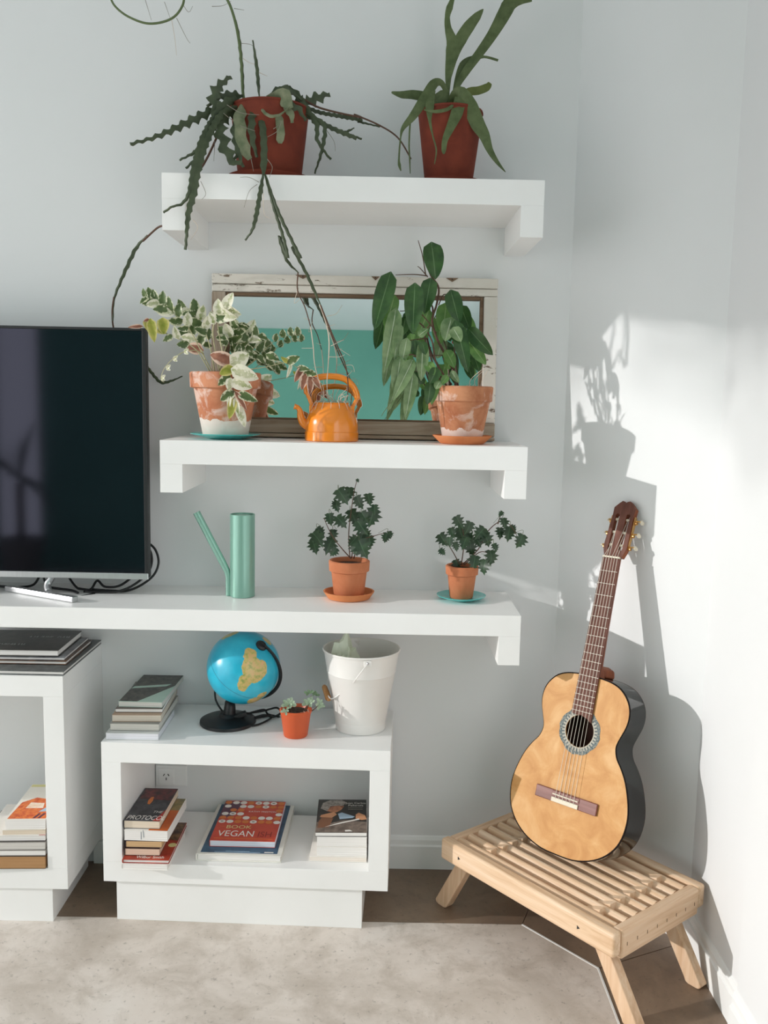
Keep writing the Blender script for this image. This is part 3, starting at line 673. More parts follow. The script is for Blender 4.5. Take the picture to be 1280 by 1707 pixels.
# ------------------------------------------------------------------ fishbone cactus (top shelf)
def c1(x, y, Y): return at(170 + x / 2.977, y / 2.977, Y)
def c2(x, y, Y): return at(560 + x / 3.2, y / 3.2, Y)
def c4(x, y, Y): return at(440 + x / 2.783, 390 + y / 2.783, Y)
def c3(x, y, Y): return at(180 + x / 3.765, 430 + y / 3.765, Y)
fc = Vector((-.3243, -.170, ZT + .0068)); fi = thing('potted_cactus', 'trailing fishbone cactus with long zigzag stems in a red clay pot', 'potted plant', fc)
pot(fi, fc, .1065, .083, .198, .0, 0.0, M_POT_RED, .93)
def zigzag(root, pts, w, tooth, m=L_CACTUS, depth=.5, thick=.0022, tip=.4, side=None, name='stem', alt=True):
    """a flat cactus stem whose two margins swing out into alternating teeth"""
    P = spline(pts, 10)
    # resample by length
    seg = [0]
    for i in range(1, len(P)): seg.append(seg[-1] + (P[i] - P[i - 1]).length)
    L = seg[-1]; n = max(8, min(150, int(L / (tooth / 5.0)))); Q = []
    j = 0
    for i in range(n + 1):
        d = L * i / n
        while j < len(seg) - 2 and seg[j + 1] < d: j += 1
        t = (d - seg[j]) / max(1e-9, seg[j + 1] - seg[j]); Q.append(P[j].lerp(P[j + 1], t))
    vs = []; fs = []; uv = []
    for i, p in enumerate(Q):
        t = (Q[min(i + 1, n)] - Q[max(i - 1, 0)]).normalized(); s = t.cross(CAM_C - p).normalized()
        if side is not None: s = (s + Vector(side)).normalized()
        nn = s.cross(t).normalized(); u = i / n
        env = min(1, .35 + 3 * u) * (1 if u < 1 - tip else max(.25, (1 - u) / tip) ** .6)
        ph = L * u / tooth
        def wave(x): x = x % 1.0; return (x / .62 if x < .62 else (1 - x) / .38) ** 1.4
        a_ = w / 2 * env * (1 - depth + depth * wave(ph)); b_ = w / 2 * env * (1 - depth + depth * wave(ph + (.5 if alt else 0)))
        vs += [p - s * a_, p + nn * thick, p + s * b_, p - nn * thick]; uv += [(0, u), (.5, u), (1, u), (.5, u)]
    for i in range(n):
        for k in range(4): fs.append((i * 4 + k, i * 4 + (k + 1) % 4, i * 4 + 4 + (k + 1) % 4, i * 4 + 4 + k))
    fs += [(3, 2, 1, 0), tuple(n * 4 + k for k in range(4))]
    return obj(name, G().add(vs, fs, uv), m, root, smooth=.9, uv=True)
z = zigzag
mp = lambda px: mpx(px / 2.977, -.2)
z(fi, [c1(760, 500, -.17), c1(640, 515, -.19), c1(520, 562, -.21), c1(380, 630, -.22), c1(260, 682, -.22), c1(140, 715, -.22)], mp(62), mp(46), depth=.72, tip=.5)
z(fi, [c1(700, 540, -.20), c1(600, 560, -.23), c1(555, 500, -.24), c1(580, 430, -.24), c1(640, 380, -.23)], mp(75), mp(40), depth=.7, tip=.3)
z(fi, [c1(700, 480, -.19), c1(640, 470, -.21), c1(560, 490, -.22), c1(525, 530, -.22)], mp(55), mp(38), depth=.7)
z(fi, [c1(720, 520, -.22), c1(600, 560, -.27), c1(520, 700, -.33), c1(475, 850, -.350), c1(458, 950, -.352), c1(430, 1050, -.35), c1(420, 1160, -.35), c1(414, 1240, -.345)], mp(38), mp(38), depth=.4, tip=.25)
z(fi, [c1(700, 540, -.21), c1(580, 560, -.26), c1(500, 680, -.33), c1(455, 830, -.352), c1(430, 960, -.352), c1(395, 1012, -.35), c1(350, 1025, -.35), c1(305, 1055, -.345)], mp(30), mp(34), depth=.4, tip=.35)
z(fi, [c1(680, 540, -.22), c1(590, 600, -.27), c1(600, 700, -.30), c1(640, 790, -.31), c1(690, 815, -.31)], mp(85), mp(72), depth=.75, tip=.2)
z(fi, [c1(640, 560, -.22), c1(550, 640, -.25), c1(480, 740, -.27), c1(385, 795, -.26)], mp(32), mp(34), depth=.5)
z(fi, [c1(560, 600, -.24), c1(500, 700, -.28), c1(470, 780, -.30), c1(415, 835, -.30)], mp(36), mp(44), depth=.6)
z(fi, [c1(830, 500, -.17), c1(890, 440, -.18), c1(960, 460, -.19), c1(1010, 530, -.20), c1(1065, 620, -.21), c1(1070, 700, -.22), c1(1135, 792, -.22)], mp(36), mp(46), depth=.5)
z(fi, [c1(960, 490, -.18), c1(1010, 510, -.18), c1(1060, 490, -.18), c1(1130, 465, -.18)], mp(80), mp(42), depth=.75, tip=.35)
z(fi, [c1(900, 520, -.16), c1(1000, 530, -.16), c1(1080, 558, -.15), c1(1200, 580, -.14), c1(1290, 598, -.13), c2(120, 648, -.12), c2(235, 676, -.12)], mp(24), mp(26), depth=.4)
z(fi, [c1(940, 540, -.19), c1(1050, 590, -.19), c1(1150, 640, -.18), c1(1260, 685, -.17), c2(60, 715, -.16), c2(138, 742, -.16)], mp(28), mp(30), depth=.4)
z(fi, [c1(1000, 560, -.20), c1(1100, 620, -.21), c1(1092, 740, -.21), c1(1055, 862, -.20)], mp(26), mp(36), depth=.45)
z(fi, [c1(1170, 660, -.17), c1(1210, 655, -.17), c1(1252, 635, -.17)], mp(16), mp(22), depth=.4)
z(fi, [c1(780, 480, -.19), c1(770, 350, -.19), c1(760, 280, -.19), c1(748, 200, -.19)], mp(20), mp(40), depth=.3)
z(fi, [c1(820, 520, -.20), c1(790, 560, -.25), c1(800, 660, -.29), c1(804, 760, -.32), c1(800, 868, -.345)], mp(36), mp(60), depth=.25, tip=.1)
z(fi, [c1(800, 860, -.346), c1(778, 1000, -.352), c1(750, 1130, -.35), c1(710, 1192, -.345)], mp(26), mp(32), depth=.35)
# the long thin stems that run down to the kettle
lt = mp(18)
z(fi, [c1(806, 865, -.347), c1(850, 1020, -.352), c1(900, 1180, -.345), c1(922, 1280, -.34), c4(70, 10, -.33), c4(105, 120, -.31), c4(160, 180, -.29)], lt, mp(40), depth=.35, tip=.1)
z(fi, [c1(812, 865, -.348), c1(870, 1040, -.353), c1(945, 1200, -.345), c1(985, 1280, -.34), c4(130, 60, -.32), c4(200, 190, -.29), c4(262, 330, -.27)], lt, mp(46), depth=.3, tip=.1)
def vine(pts, r=.0022, m=None, name='stem', taper=.5): return stem(fi, pts, r, m or M_STEM_B, name, 7, taper)
vine([c4(158, 178, -.29), c4(156, 262, -.28), c4(190, 340, -.27), c4(216, 430, -.26)], .0020, M_STEM_B, taper=.3)
vine([c4(216, 428, -.26), c4(228, 520, -.25), c4(236, 610, -.23), c4(262, 705, -.19), c4(280, 760, -.185)], .0016, M_ROOT, 'aerial_root')
vine([c4(258, 325, -.27), c4(290, 420, -.26), c4(302, 500, -.25), c4(298, 600, -.23), c4(292, 700, -.20), c4(300, 770, -.185)], .0021, M_ROOT, 'aerial_root')
vine([c4(262, 330, -.27), c4(310, 450, -.26), c4(345, 530, -.24), c4(378, 610, -.22), c4(390, 700, -.20), c4(385, 770, -.185)], .0024, M_STEM_B)
vine([c1(880, 470, -.17), c1(960, 470, -.18), c1(1080, 535, -.18), c1(1280, 582, -.17), c2(100, 612, -.16), c2(230, 668, -.16), c2(330, 735, -.16), c2(400, 848, -.17)], .0030, M_STEM_B, taper=.3)
vine([c1(720, 520, -.17), c1(700, 470, -.17), c1(690, 290, -.17), c1(668, 140, -.17), c1(640, 40, -.17), c1(612, -20, -.17), c1(560, -130, -.17), c1(470, -150, -.17), c1(410, -80, -.17), c1(402, 20, -.17), c1(345, 92, -.17), c1(235, 117, -.17), c1(130, 82, -.17), c1(60, 25, -.17), c1(35, -40, -.17), c1(20, -110, -.17)], .0042, M_STEM, taper=.35)
z(fi, [c1(703, 490, -.17), c1(690, 290, -.17), c1(672, 140, -.17), c1(645, 50, -.17)], mp(20), mp(50), depth=.35)
vine([c1(620, 560, -.17), Vector((-.52, -.16, 2.115)), Vector((-.606, -.16, 2.085)), Vector((-.606, -.15, 2.0)), at(276, 374, -.15), at(262, 380, -.12), at(238, 402, -.11)], .0032, M_STEM_B, taper=.1)
z(fi, [at(246, 392, -.11), at(228, 412, -.10), at(214, 440, -.10), at(200, 472, -.09), at(190, 500, -.09), at(188, 535, -.09)], .014, .030, depth=.4, tip=.6)
vine([at(190, 495, -.09), at(187, 520, -.09), at(190, 550, -.08), at(205, 585, -.07), at(236, 600, -.06), at(247, 612, -.05)], .0026, M_STEM_B, taper=.1)
z(fi, [at(240, 604, -.055), at(258, 628, -.045), at(270, 638, -.045), at(288, 634, -.045), at(304, 627, -.045)], .011, .016, depth=.35)
z(fi, [c1(690, 540, -.23), c1(672, 620, -.284), c1(668, 720, -.288), c1(700, 830, -.30)], mp(50), mp(52), depth=.55)
z(fi, [c1(760, 520, -.23), c1(742, 600, -.287), c1(748, 700, -.289), c1(770, 780, -.30)], mp(44), mp(60), depth=.45)
z(fi, [c1(870, 500, -.22), c1(925, 520, -.26), c1(975, 540, -.26), c1(1010, 600, -.25)], mp(50), mp(44), depth=.6)
z(fi, [c1(820, 510, -.19), c1(850, 465, -.19), c1(905, 440, -.19), c1(960, 470, -.20), c1(990, 500, -.20)], mp(44), mp(46), depth=.55)
z(fi, [c1(690, 510, -.20), c1(640, 500, -.24), c1(585, 540, -.26), c1(545, 620, -.27), c1(520, 690, -.27)], mp(60), mp(48), depth=.6)
# broad old pads against the pot
z(fi, [c1(700, 520, -.25), c1(682, 600, -.287), c1(700, 720, -.289), c1(735, 790, -.289)], mp(64), mp(90), L_CACTUS_PALE, depth=.3, tip=.15)
z(fi, [c1(830, 540, -.22), c1(860, 490, -.25), c1(900, 480, -.27), c1(935, 540, -.28)], mp(80), mp(80), L_CACTUS_PALE, depth=.3, tip=.2)
z(fi, [c1(870, 560, -.26), c1(885, 630, -.280), c1(884, 712, -.280)], mp(42), mp(70), L_CACTUS_PALE, depth=.2, tip=.1)
z(fi, [c1(900, 520, -.26), c1(935, 560, -.275), c1(945, 610, -.275)], mp(40), mp(50), L_CACTUS_PALE, depth=.3)
z(fi, [c1(660, 600, -.27), c1(655, 660, -.285), c1(690, 730, -.287), c1(650, 800, -.29)], mp(40), mp(50), depth=.5)
z(fi, [c1(760, 500, -.24), c1(820, 570, -.29), c1(880, 570, -.29), c1(930, 530, -.28)], mp(16), mp(40), L_CACTUS_PALE, depth=.2)
for pts in ([(620, 520, -.27), (690, 560, -.29), (780, 570, -.30)], [(600, 560, -.27), (680, 620, -.29), (760, 650, -.30)], [(890, 600, -.285), (870, 650, -.29), (820, 680, -.30)], [(850, 640, -.29), (880, 620, -.285)], [(740, 790, -.30), (752, 850, -.32)], [(820, 790, -.33), (845, 830, -.34), (830, 880, -.35)], [(780, 905, -.352), (730, 880, -.352), (685, 880, -.35)], [(770, 915, -.352), (730, 950, -.352), (705, 1030, -.35)], [(490, 900, -.352), (515, 960, -.352), (495, 990, -.35)], [(800, 960, -.353), (805, 1060, -.352), (835, 1085, -.35)], [(450, 1090, -.35), (475, 1130, -.348), (440, 1190, -.345)], [(690, 215, -.17), (740, 222, -.17), (765, 250, -.17)], [(700, 290, -.17), (730, 310, -.18), (755, 318, -.19)], [(545, 32, -.17), (600, 28, -.17), (640, 5, -.17)], [(655, 42, -.17), (705, 50, -.17)], [(780, 360, -.19), (820, 378, -.19)], [(1110, 640, -.2), (1150, 700, -.2), (1158, 750, -.2)], [(560, 700, -.25), (555, 800, -.27)], [(345, 95, -.17), (360, 180, -.17), (370, 275, -.17)], [(370, 90, -.17), (420, 190, -.17), (438, 215, -.17)], [(215, 0, -.17), (245, 100, -.17)], [(310, 10, -.17), (340, 95, -.17)], [(400, 20, -.17), (430, 60, -.17), (450, 30, -.17)]):
    stem(fi, [c1(*q) for q in pts], .0009, M_ROOT_D if rnd(0, 1) < .5 else M_ROOT, 'aerial_root', 5, .5)
for pts in ([(290, 382, -.26), (335, 370, -.26), (362, 330, -.26)], [(295, 430, -.26), (330, 420, -.26)], [(310, 520, -.25), (350, 500, -.25), (370, 492, -.25)], [(215, 400, -.26), (185, 390, -.26)], [(225, 530, -.25), (175, 530, -.25)], [(300, 570, -.24), (350, 570, -.24), (375, 560, -.24)], [(345, 530, -.24), (400, 565, -.23)], [(375, 610, -.22), (410, 610, -.22), (420, 640, -.22)], [(385, 660, -.21), (410, 635, -.21)], [(160, 250, -.28), (140, 320, -.27), (170, 300, -.27)]):
    stem(fi, [c4(*q) for q in pts], .0009, M_ROOT, 'aerial_root', 5, .5)

# roots and cuttings standing in the kettle mouth, one thing of its own
ku = thing('root_cutting', 'tangle of pale roots and cuttings growing in the orange kettle', 'plant cutting', kc + Vector((0, 0, .095)))
obj('root_ball', G().lathe([(0, .004), (.02, .006), (.035, .003), (.0445, -.004)], kc + Vector((0, 0, .098)), 20), M_SOIL, ku, True)
for k in range(15):
    a = rnd(0, 2 * PI); r = rnd(.01, .040); b = kc + Vector((r * math.cos(a), r * math.sin(a) * .9, .100)); e = b + Vector((rnd(-.03, .03), rnd(-.012, .012), rnd(.02, .06)))
    stem(ku, [b, (b + e) / 2 + Vector((rnd(-.01, .01), 0, .006)), e], .0012, M_ROOT, 'root', 4)
for k in range(7):
    a = -PI * (k + .5) / 7; b = kc + Vector((.047 * math.cos(a), .047 * math.sin(a), .107)); e = b + Vector((.012 * math.cos(a), .010 * math.sin(a), -rnd(.015, .03)))
    stem(ku, [b - Vector((.02 * math.cos(a), .02 * math.sin(a), -.004)), b + Vector((0, 0, .003)), e], .0012, M_ROOT, 'root', 4)

# ------------------------------------------------------------------ staghorn fern (top shelf)
sc_ = Vector((.169, -.170, ZT + .0068)); sf = thing('potted_fern', 'staghorn fern with forked upright fronds in a red clay pot', 'potted plant', sc_)
pot(sf, sc_, .0885, .062, .198, .0, 0.0, M_POT_RED, .93)
def frond(paths, m=L_STAG, name='frond'):
    """strap-like frond; each path is a list of (x, y, depth, width in crop pixels)"""
    g = G()
    for path in paths:
        P = [(c2(x, y, Y), mpx(w / 3.2, Y)) for x, y, Y, w in path]; pts = spline([p for p, _ in P], 5); n = len(pts) - 1
        vs = []; uv = []
        for i, p in enumerate(pts):
            u = i / n * (len(P) - 1); k = min(int(u), len(P) - 2); w = P[k][1] + (P[k + 1][1] - P[k][1]) * (u - k)
            t = (pts[min(i + 1, n)] - pts[max(i - 1, 0)]).normalized(); s = t.cross(CAM_C - p).normalized(); nn = s.cross(t)
            vs += [p - s * w / 2 - nn * w * .06, p + nn * (.001), p + s * w / 2 - nn * w * .06, p - nn * .001 - nn * w * .03]; uv += [(0, i / n), (.5, i / n), (1, i / n), (.5, i / n)]
        fs = [(i * 4 + k, i * 4 + (k + 1) % 4, i * 4 + 4 + (k + 1) % 4, i * 4 + 4 + k) for i in range(n) for k in range(4)] + [(3, 2, 1, 0), tuple(n * 4 + k for k in range(4))]
        g.add(vs, fs, uv)
    return obj(name, g, m, sf, smooth=.9, uv=True)
frond([[(600, 590, -.17, 12), (598, 500, -.18, 14), (600, 400, -.18, 34), (618, 270, -.18, 62), (620, 225, -.18, 60), (598, 150, -.18, 34), (594, 90, -.18, 26), (606, 40, -.18, 34), (628, -20, -.18, 14)], [(600, 430, -.181, 18), (628, 300, -.181, 46), (665, 210, -.181, 62), (710, 140, -.18, 58), (755, 85, -.18, 40), (786, 48, -.18, 3)]])
frond([[(610, 580, -.16, 12), (640, 475, -.16, 24), (690, 385, -.16, 40), (760, 290, -.155, 44), (830, 190, -.15, 52), (885, 95, -.15, 66), (920, 25, -.15, 72), (925, -20, -.15, 46), (935, -60, -.15, 10)], [(890, 80, -.149, 50), (945, 25, -.149, 40), (990, 8, -.149, 26), (1045, 4, -.149, 8)]])
frond([[(620, 560, -.15, 12), (645, 440, -.15, 30), (680, 350, -.15, 46), (730, 315, -.15, 32), (790, 303, -.15, 12), (865, 322, -.15, 12)]])
frond([[(592, 580, -.19, 12), (585, 490, -.20, 22), (560, 442, -.21, 30), (520, 450, -.22, 48), (470, 530, -.24, 52), (410, 620, -.25, 40), (360, 680, -.25, 22), (345, 730, -.25, 8), (336, 840, -.25, 9), (338, 880, -.25, 16), (346, 912, -.25, 5)], [(505, 480, -.225, 50), (500, 570, -.25, 44), (500, 640, -.265, 16), (515, 720, -.27, 8), (535, 800, -.272, 8), (525, 876, -.268, 4)]])
frond([[(560, 560, -.16, 26), (480, 520, -.16, 50), (410, 505, -.16, 44), (350, 505, -.16, 34), (296, 492, -.16, 8)]])
frond([[(480, 590, -.22, 20), (540, 540, -.21, 70), (580, 505, -.20, 60), (600, 480, -.20, 10)]])
frond([[(470, 585, -.255, 8), (530, 595, -.265, 16), (600, 580, -.265, 18), (640, 540, -.25, 10)]])
frond([[(600, 590, -.19, 14), (625, 515, -.22, 40), (665, 500, -.24, 70), (715, 570, -.25, 78), (755, 660, -.25, 72), (790, 720, -.25, 56), (820, 800, -.25, 34), (860, 865, -.25, 20), (904, 918, -.25, 3)], [(665, 520, -.242, 60), (645, 600, -.262, 62), (610, 680, -.272, 44), (582, 745, -.272, 30), (575, 800, -.27, 24), (575, 822, -.268, 8)]])
frond([[(640, 560, -.15, 16), (700, 495, -.14, 40), (760, 483, -.14, 40), (805, 465, -.14, 38), (822, 442, -.14, 20)]], L_STAG_O)
frond([[(440, 600, -.23, 10), (400, 640, -.24, 9), (390, 760, -.25, 8), (393, 850, -.25, 8), (396, 926, -.24, 4)]])
frond([[(700, 540, -.20, 16), (725, 545, -.21, 24), (742, 575, -.21, 4)]])
frond([[(450, 575, -.2, 20), (480, 565, -.2, 30), (520, 570, -.2, 20)]], L_CACTUS_PALE)

# ------------------------------------------------------------------ variegated ivy (left of the mirror)
vc = Vector((-.444, -.190, ZM + .0105)); vi = thing('potted_ivy', 'variegated cream and green ivy in a tall weathered terracotta pot', 'potted plant', vc)
pot(vi, vc, .098, .062, .176, .046, .010, M_POT_SALT, .90)
VM = {'g': L_VAR, 'w': L_VAR_W, 'y': L_VAR_Y, 'd': L_VAR_D}
def sprig(pts, sizes, kinds, r=.0018, m=M_STEM_PALE, start=.3, step=None):
    P = [c3(*q) for q in pts]; stem(vi, P, r, m)
    Q = spline(P, 8); n = len(sizes)
    for i, (s, kd) in enumerate(zip(sizes, kinds)):
        u = start + (1 - start) * (i + .5) / n; q = Q[min(len(Q) - 2, int(u * (len(Q) - 1)))]; d = (Q[min(len(Q) - 1, int(u * (len(Q) - 1)) + 2)] - q).normalized()
        up = Vector((rnd(-.6, .6), rnd(-1.0, .1), rnd(-.2, .9))); sgn = 1 if i % 2 else -1
        dirn = (d * .6 + d.cross(Vector((0, -1, .1))).normalized() * sgn * .8 + up * .4).normalized()
        L = mpx(s * 1.18 / 3.765, -.2)
        leaf(vi, q, q + dirn * L, L * rnd(.62, .8), VM[kd], 'heart', roll=rnd(-.7, .7), bend=rnd(.02, .2), fold=.3, rows=6)
sprig([(655, 715, -.19), (600, 615, -.20), (505, 440, -.21), (400, 335, -.22), (300, 270, -.22), (240, 246, -.22)], [60, 70, 75, 70, 85, 80, 75, 75, 70, 60, 66, 62, 55, 50], 'gwggwgggwggggg', start=.38)
sprig([(670, 715, -.18), (640, 560, -.19), (600, 440, -.18), (545, 345, -.17), (420, 310, -.17)], [70, 75, 80, 80, 85, 75, 70, 60, 55], 'gwgwggwgg', start=.4)
sprig([(700, 715, -.20), (660, 500, -.22), (670, 400, -.23), (720, 335, -.24), (765, 316, -.24)], [60, 70, 80, 90, 95, 80], 'wgwwww', start=.45)
sprig([(720, 600, -.19), (690, 430, -.17), (705, 370, -.16), (740, 350, -.15)], [70, 80, 70, 75], 'wwgw', start=.4)
sprig([(640, 715, -.21), (560, 585, -.22), (470, 520, -.23), (400, 488, -.24), (330, 465, -.25)], [60, 70, 55, 60], 'gwgg', start=.35)
sprig([(610, 640, -.20), (580, 560, -.17), (540, 500, -.15), (500, 460, -.14)], [90, 80, 85, 80, 70], 'dgwgg', start=.2)
sprig([(700, 700, -.15), (740, 560, -.13), (780, 480, -.12), (830, 420, -.11)], [70, 80, 80, 75, 70, 60], 'ggwggg', start=.35)
sprig([(730, 700, -.15), (800, 580, -.12), (880, 520, -.10), (960, 480, -.10)], [70, 80, 75, 80, 70, 60], 'gggwgg', start=.3)
sprig([(740, 700, -.14), (850, 620, -.11), (930, 590, -.10), (990, 600, -.10)], [65, 70, 70, 65], 'gggg', start=.3)
for bx, by, tx, ty, w, kd, Y in ((330, 440, 365, 475, 78, 'y', -.25), (345, 385, 350, 480, 80, 'y', -.25), (268, 388, 292, 530, 66, 'y', -.255), (240, 390, 265, 470, 55, 'y', -.25), (215, 430, 125, 436, 30, 'd', -.25), (255, 385, 222, 398, 26, 'd', -.25)):
    leaf(vi, c3(bx, by, Y), c3(tx, ty, Y - .01), mpx(w / 3.765, Y), VM[kd], 'heart', roll=rnd(-.3, .3), bend=.08, fold=.25, rows=6)
stem(vi, [c3(400, 488, -.24), c3(330, 462, -.25), c3(260, 440, -.25), c3(200, 430, -.25)], .0013, M_STEM)
# thin trailing shoot with tiny pale leaves
P = [c3(600, 600, -.20), c3(540, 580, -.23), c3(470, 592, -.25), c3(400, 640, -.26), (c3(350, 700, -.26)), c3(332, 762, -.26), c3(352, 780, -.26)]
stem(vi, P, .0014, M_STEM_PALE)
for x, y in ((480, 590), (412, 635), (368, 692), (335, 755)):
    leaf(vi, c3(x, y, -.25), c3(x + 26, y - 22, -.26), .011, L_VAR_W, 'heart', bend=.1, rows=5); leaf(vi, c3(x, y, -.25), c3(x + 24, y + 14, -.26), .010, L_VAR_W, 'heart', bend=.1, rows=5)
# drooping shoot with big pale leaves over the front of the pot
stem(vi, [c3(720, 700, -.22), c3(745, 620, -.26), c3(775, 650, -.285), c3(785, 740, -.30), c3(785, 840, -.30), c3(800, 930, -.295), c3(850, 1040, -.29)], .0022, M_STEM_B)
for bx, by, tx, ty, w, kd, Y in ((770, 650, 640, 605, 95, 'd', -.29), (780, 660, 885, 600, 110, 'w', -.295), (785, 700, 945, 760, 100, 'w', -.305), (785, 775, 905, 815, 85, 'w', -.305), (770, 760, 755, 830, 60, 'w', -.305), (780, 690, 700, 730, 70, 'y', -.300), (785, 840, 705, 895, 70, 'g', -.30), (820, 850, 940, 900, 60, 'g', -.30), (790, 890, 760, 1010, 60, 'y', -.30), (800, 880, 820, 985, 44, 'w', -.30), (815, 930, 860, 1062, 62, 'w', -.295), (760, 740, 690, 800, 60, 'g', -.295), (800, 840, 870, 960, 40, 'd', -.30), (765, 870, 755, 950, 30, 'w', -.302)):
    leaf(vi, c3(bx, by, Y), c3(tx, ty, Y), mpx(w / 3.765, Y), VM[kd], 'heart', roll=rnd(-.25, .25), bend=.08, fold=.2)
# shoot trailing right towards the kettle
stem(vi, [c3(800, 705, -.20), c3(920, 695, -.20), c3(1010, 680, -.20), c3(1120, 657, -.20), c3(1190, 690, -.20), c3(1260, 740, -.205)], .0013, M_STEM_PALE)
for bx, by, tx, ty, w, kd in ((1120, 655, 1205, 620, 60, 'g'), (1130, 655, 1085, 620, 32, 'y'), (1150, 665, 1120, 755, 26, 'w'), (1190, 690, 1265, 700, 44, 'g'), (1220, 690, 1170, 780, 50, 'd'), (1250, 720, 1310, 735, 50, 'g'), (1240, 730, 1215, 830, 50, 'd'), (1270, 740, 1265, 860, 50, 'd'), (1290, 750, 1330, 820, 46, 'd')):
    leaf(vi, c3(bx, by, -.20), c3(tx, ty, -.21), mpx(w / 3.765, -.2), VM[kd], 'heart', roll=rnd(-.3, .3), bend=.1, rows=6)
stem(vi, [c3(830, 690, -.10), c3(900, 660, -.09), c3(1000, 560, -.09), c3(1080, 500, -.09), c3(1200, 480, -.09)], .0012, M_STEM_PALE)
for x, y in ((1000, 560), (1050, 520), (1100, 495), (1150, 485), (1190, 484)):
    leaf(vi, c3(x, y, -.09), c3(x + rnd(-10, 30), y - rnd(30, 60), -.095), mpx(50 / 3.765, -.1), L_VAR, 'heart', roll=rnd(-.6, .6), bend=.1, rows=6)
for k in range(16):
    x, y = rnd(560, 1000), rnd(400, 640); q = c3(x, y, rnd(-.14, -.10)); a = rnd(0, 2 * PI); L = mpx(rnd(60, 90) / 3.765, -.12)
    leaf(vi, q, q + Vector((math.cos(a) * L, rnd(-.3, .3) * L, math.sin(a) * L)), L * .7, L_VAR, 'heart', roll=rnd(-.8, .8), bend=.12, rows=6)

# ------------------------------------------------------------------ philodendron (right of the kettle)
pc = Vector((.2245, -.205, ZM + .0068)); ph = thing('potted_philodendron', 'large philodendron with drooping heart leaves in a chalky rimmed pot', 'potted plant', pc)
pot(ph, pc, .0815, .053, .154, .044, .007, M_POT_RIM, .90)
for pts, r in (([(890, 710, -.20), (880, 640, -.19), (840, 560, -.18), (800, 480, -.18), (780, 400, -.17), (800, 330, -.17), (810, 250, -.17), (775, 195, -.17), (758, 150, -.17)], .0042), ([(860, 705, -.20), (800, 640, -.20), (770, 560, -.19), (745, 470, -.18), (770, 420, -.18)], .0032), ([(900, 705, -.19), (890, 620, -.17), (880, 500, -.16), (860, 420, -.16)], .0028), ([(870, 700, -.21), (800, 600, -.22), (780, 500, -.22), (740, 430, -.22), (700, 400, -.22)], .003), ([(850, 705, -.22), (790, 650, -.23), (740, 590, -.24), (690, 560, -.24), (640, 570, -.24)], .0026), ([(758, 195, -.17), (700, 188, -.18), (610, 190, -.19)], .0018), ([(760, 200, -.17), (725, 160, -.17), (712, 150, -.17)], .0016), ([(750, 190, -.17), (735, 100, -.17), (715, 30, -.17)], .0018), ([(810, 330, -.17), (830, 285, -.17), (850, 280, -.17)], .0018), ([(800, 460, -.18), (720, 365, -.19), (630, 358, -.20)], .0018), ([(880, 560, -.18), (780, 565, -.21), (690, 570, -.22)], .0016), ([(760, 485, -.20), (700, 490, -.22), (650, 500, -.23)], .0018)):
    stem(ph, [c4(*q) for q in pts], r, M_STEM_B, n=6, taper=.45)
PHL = [  # base x, y, tip x, y, width, kind, depth
    (778, 52, 795, 212, 98, 'D', -.175), (585, 188, 512, 446, 92, 'D', -.200), (604, 292, 560, 440, 66, 'L', -.170), (612, 352, 556, 642, 76, 'S', -.215), (700, 240, 690, 466, 92, 'D', -.215),
    (772, 215, 745, 372, 80, 'D', -.185), (868, 270, 906, 418, 80, 'D', -.185), (915, 340, 955, 446, 66, 'D', -.140), (845, 330, 832, 470, 84, 'L', -.130), (888, 410, 946, 642, 76, 'D', -.215),
    (868, 398, 840, 498, 80, 'S', -.205), (880, 440, 914, 500, 60, 'S', -.222), (952, 442, 1062, 562, 74, 'D', -.200), (962, 512, 1030, 606, 58, 'L', -.170), (972, 560, 1000, 640, 52, 'D', -.130),
    (656, 392, 640, 474, 56, 'D', -.170), (762, 360, 712, 476, 78, 'L', -.150), (626, 418, 604, 584, 52, 'S', -.225), (662, 490, 638, 604, 56, 'S', -.235), (736, 508, 728, 682, 62, 'S', -.250),
    (700, 500, 702, 566, 60, 'D', -.230), (632, 580, 606, 745, 70, 'S', -.245), (690, 585, 598, 772, 62, 'S', -.250), (692, 650, 655, 858, 62, 'S', -.255), (645, 610, 572, 828, 46, 'S', -.240),
    (802, 628, 768, 694, 58, 'D', -.260), (772, 690, 757, 792, 56, 'D', -.255), (800, 670, 776, 792, 46, 'L', -.245), (868, 560, 850, 632, 56, 'L', -.160), (846, 545, 884, 622, 56, 'L', -.200),
    (680, 468, 702, 540, 46, 'L', -.190), (760, 600, 790, 655, 50, 'L', -.250), (812, 690, 796, 720, 40, 'S', -.262), (650, 420, 668, 500, 44, 'D', -.160), (740, 690, 700, 640, 40, 'D', -.240),
    (900, 500, 930, 600, 52, 'D', -.150), (930, 380, 985, 470, 50, 'L', -.110), (720, 470, 760, 440, 40, 'S', -.24), (640, 560, 655, 640, 40, 'L', -.21), (870, 640, 905, 690, 36, 'S', -.23), (850, 660, 820, 700, 36, 'L', -.25), (735, 505, 750, 560, 44, 'D', -.258)]
for bx, by, tx, ty, w, kd, Y in PHL:
    leaf(ph, c4(bx, by, Y), c4(tx, ty, Y - rnd(0, .02)), mpx(w / 2.783, Y), {'D': L_PHIL, 'L': L_PHIL_L, 'S': L_PHIL_LIT}[kd], 'heart', roll=rnd(-.25, .25), bend=rnd(.03, .10), fold=rnd(.1, .25), rows=10)
stem(ph, [c4(690, 640, -.25), c4(620, 740, -.25), c4(560, 820, -.25), c4(545, 845, -.25)], .0014, M_STEM)
b = c4(880, 502, -.21); obj('flower_bud', G().lathe([(0, -.006), (.004, -.004), (.006, 0), (.004, .005), (0, .007)], b, 10), plain('red_bud', '9c2f38', .5), ph, True)
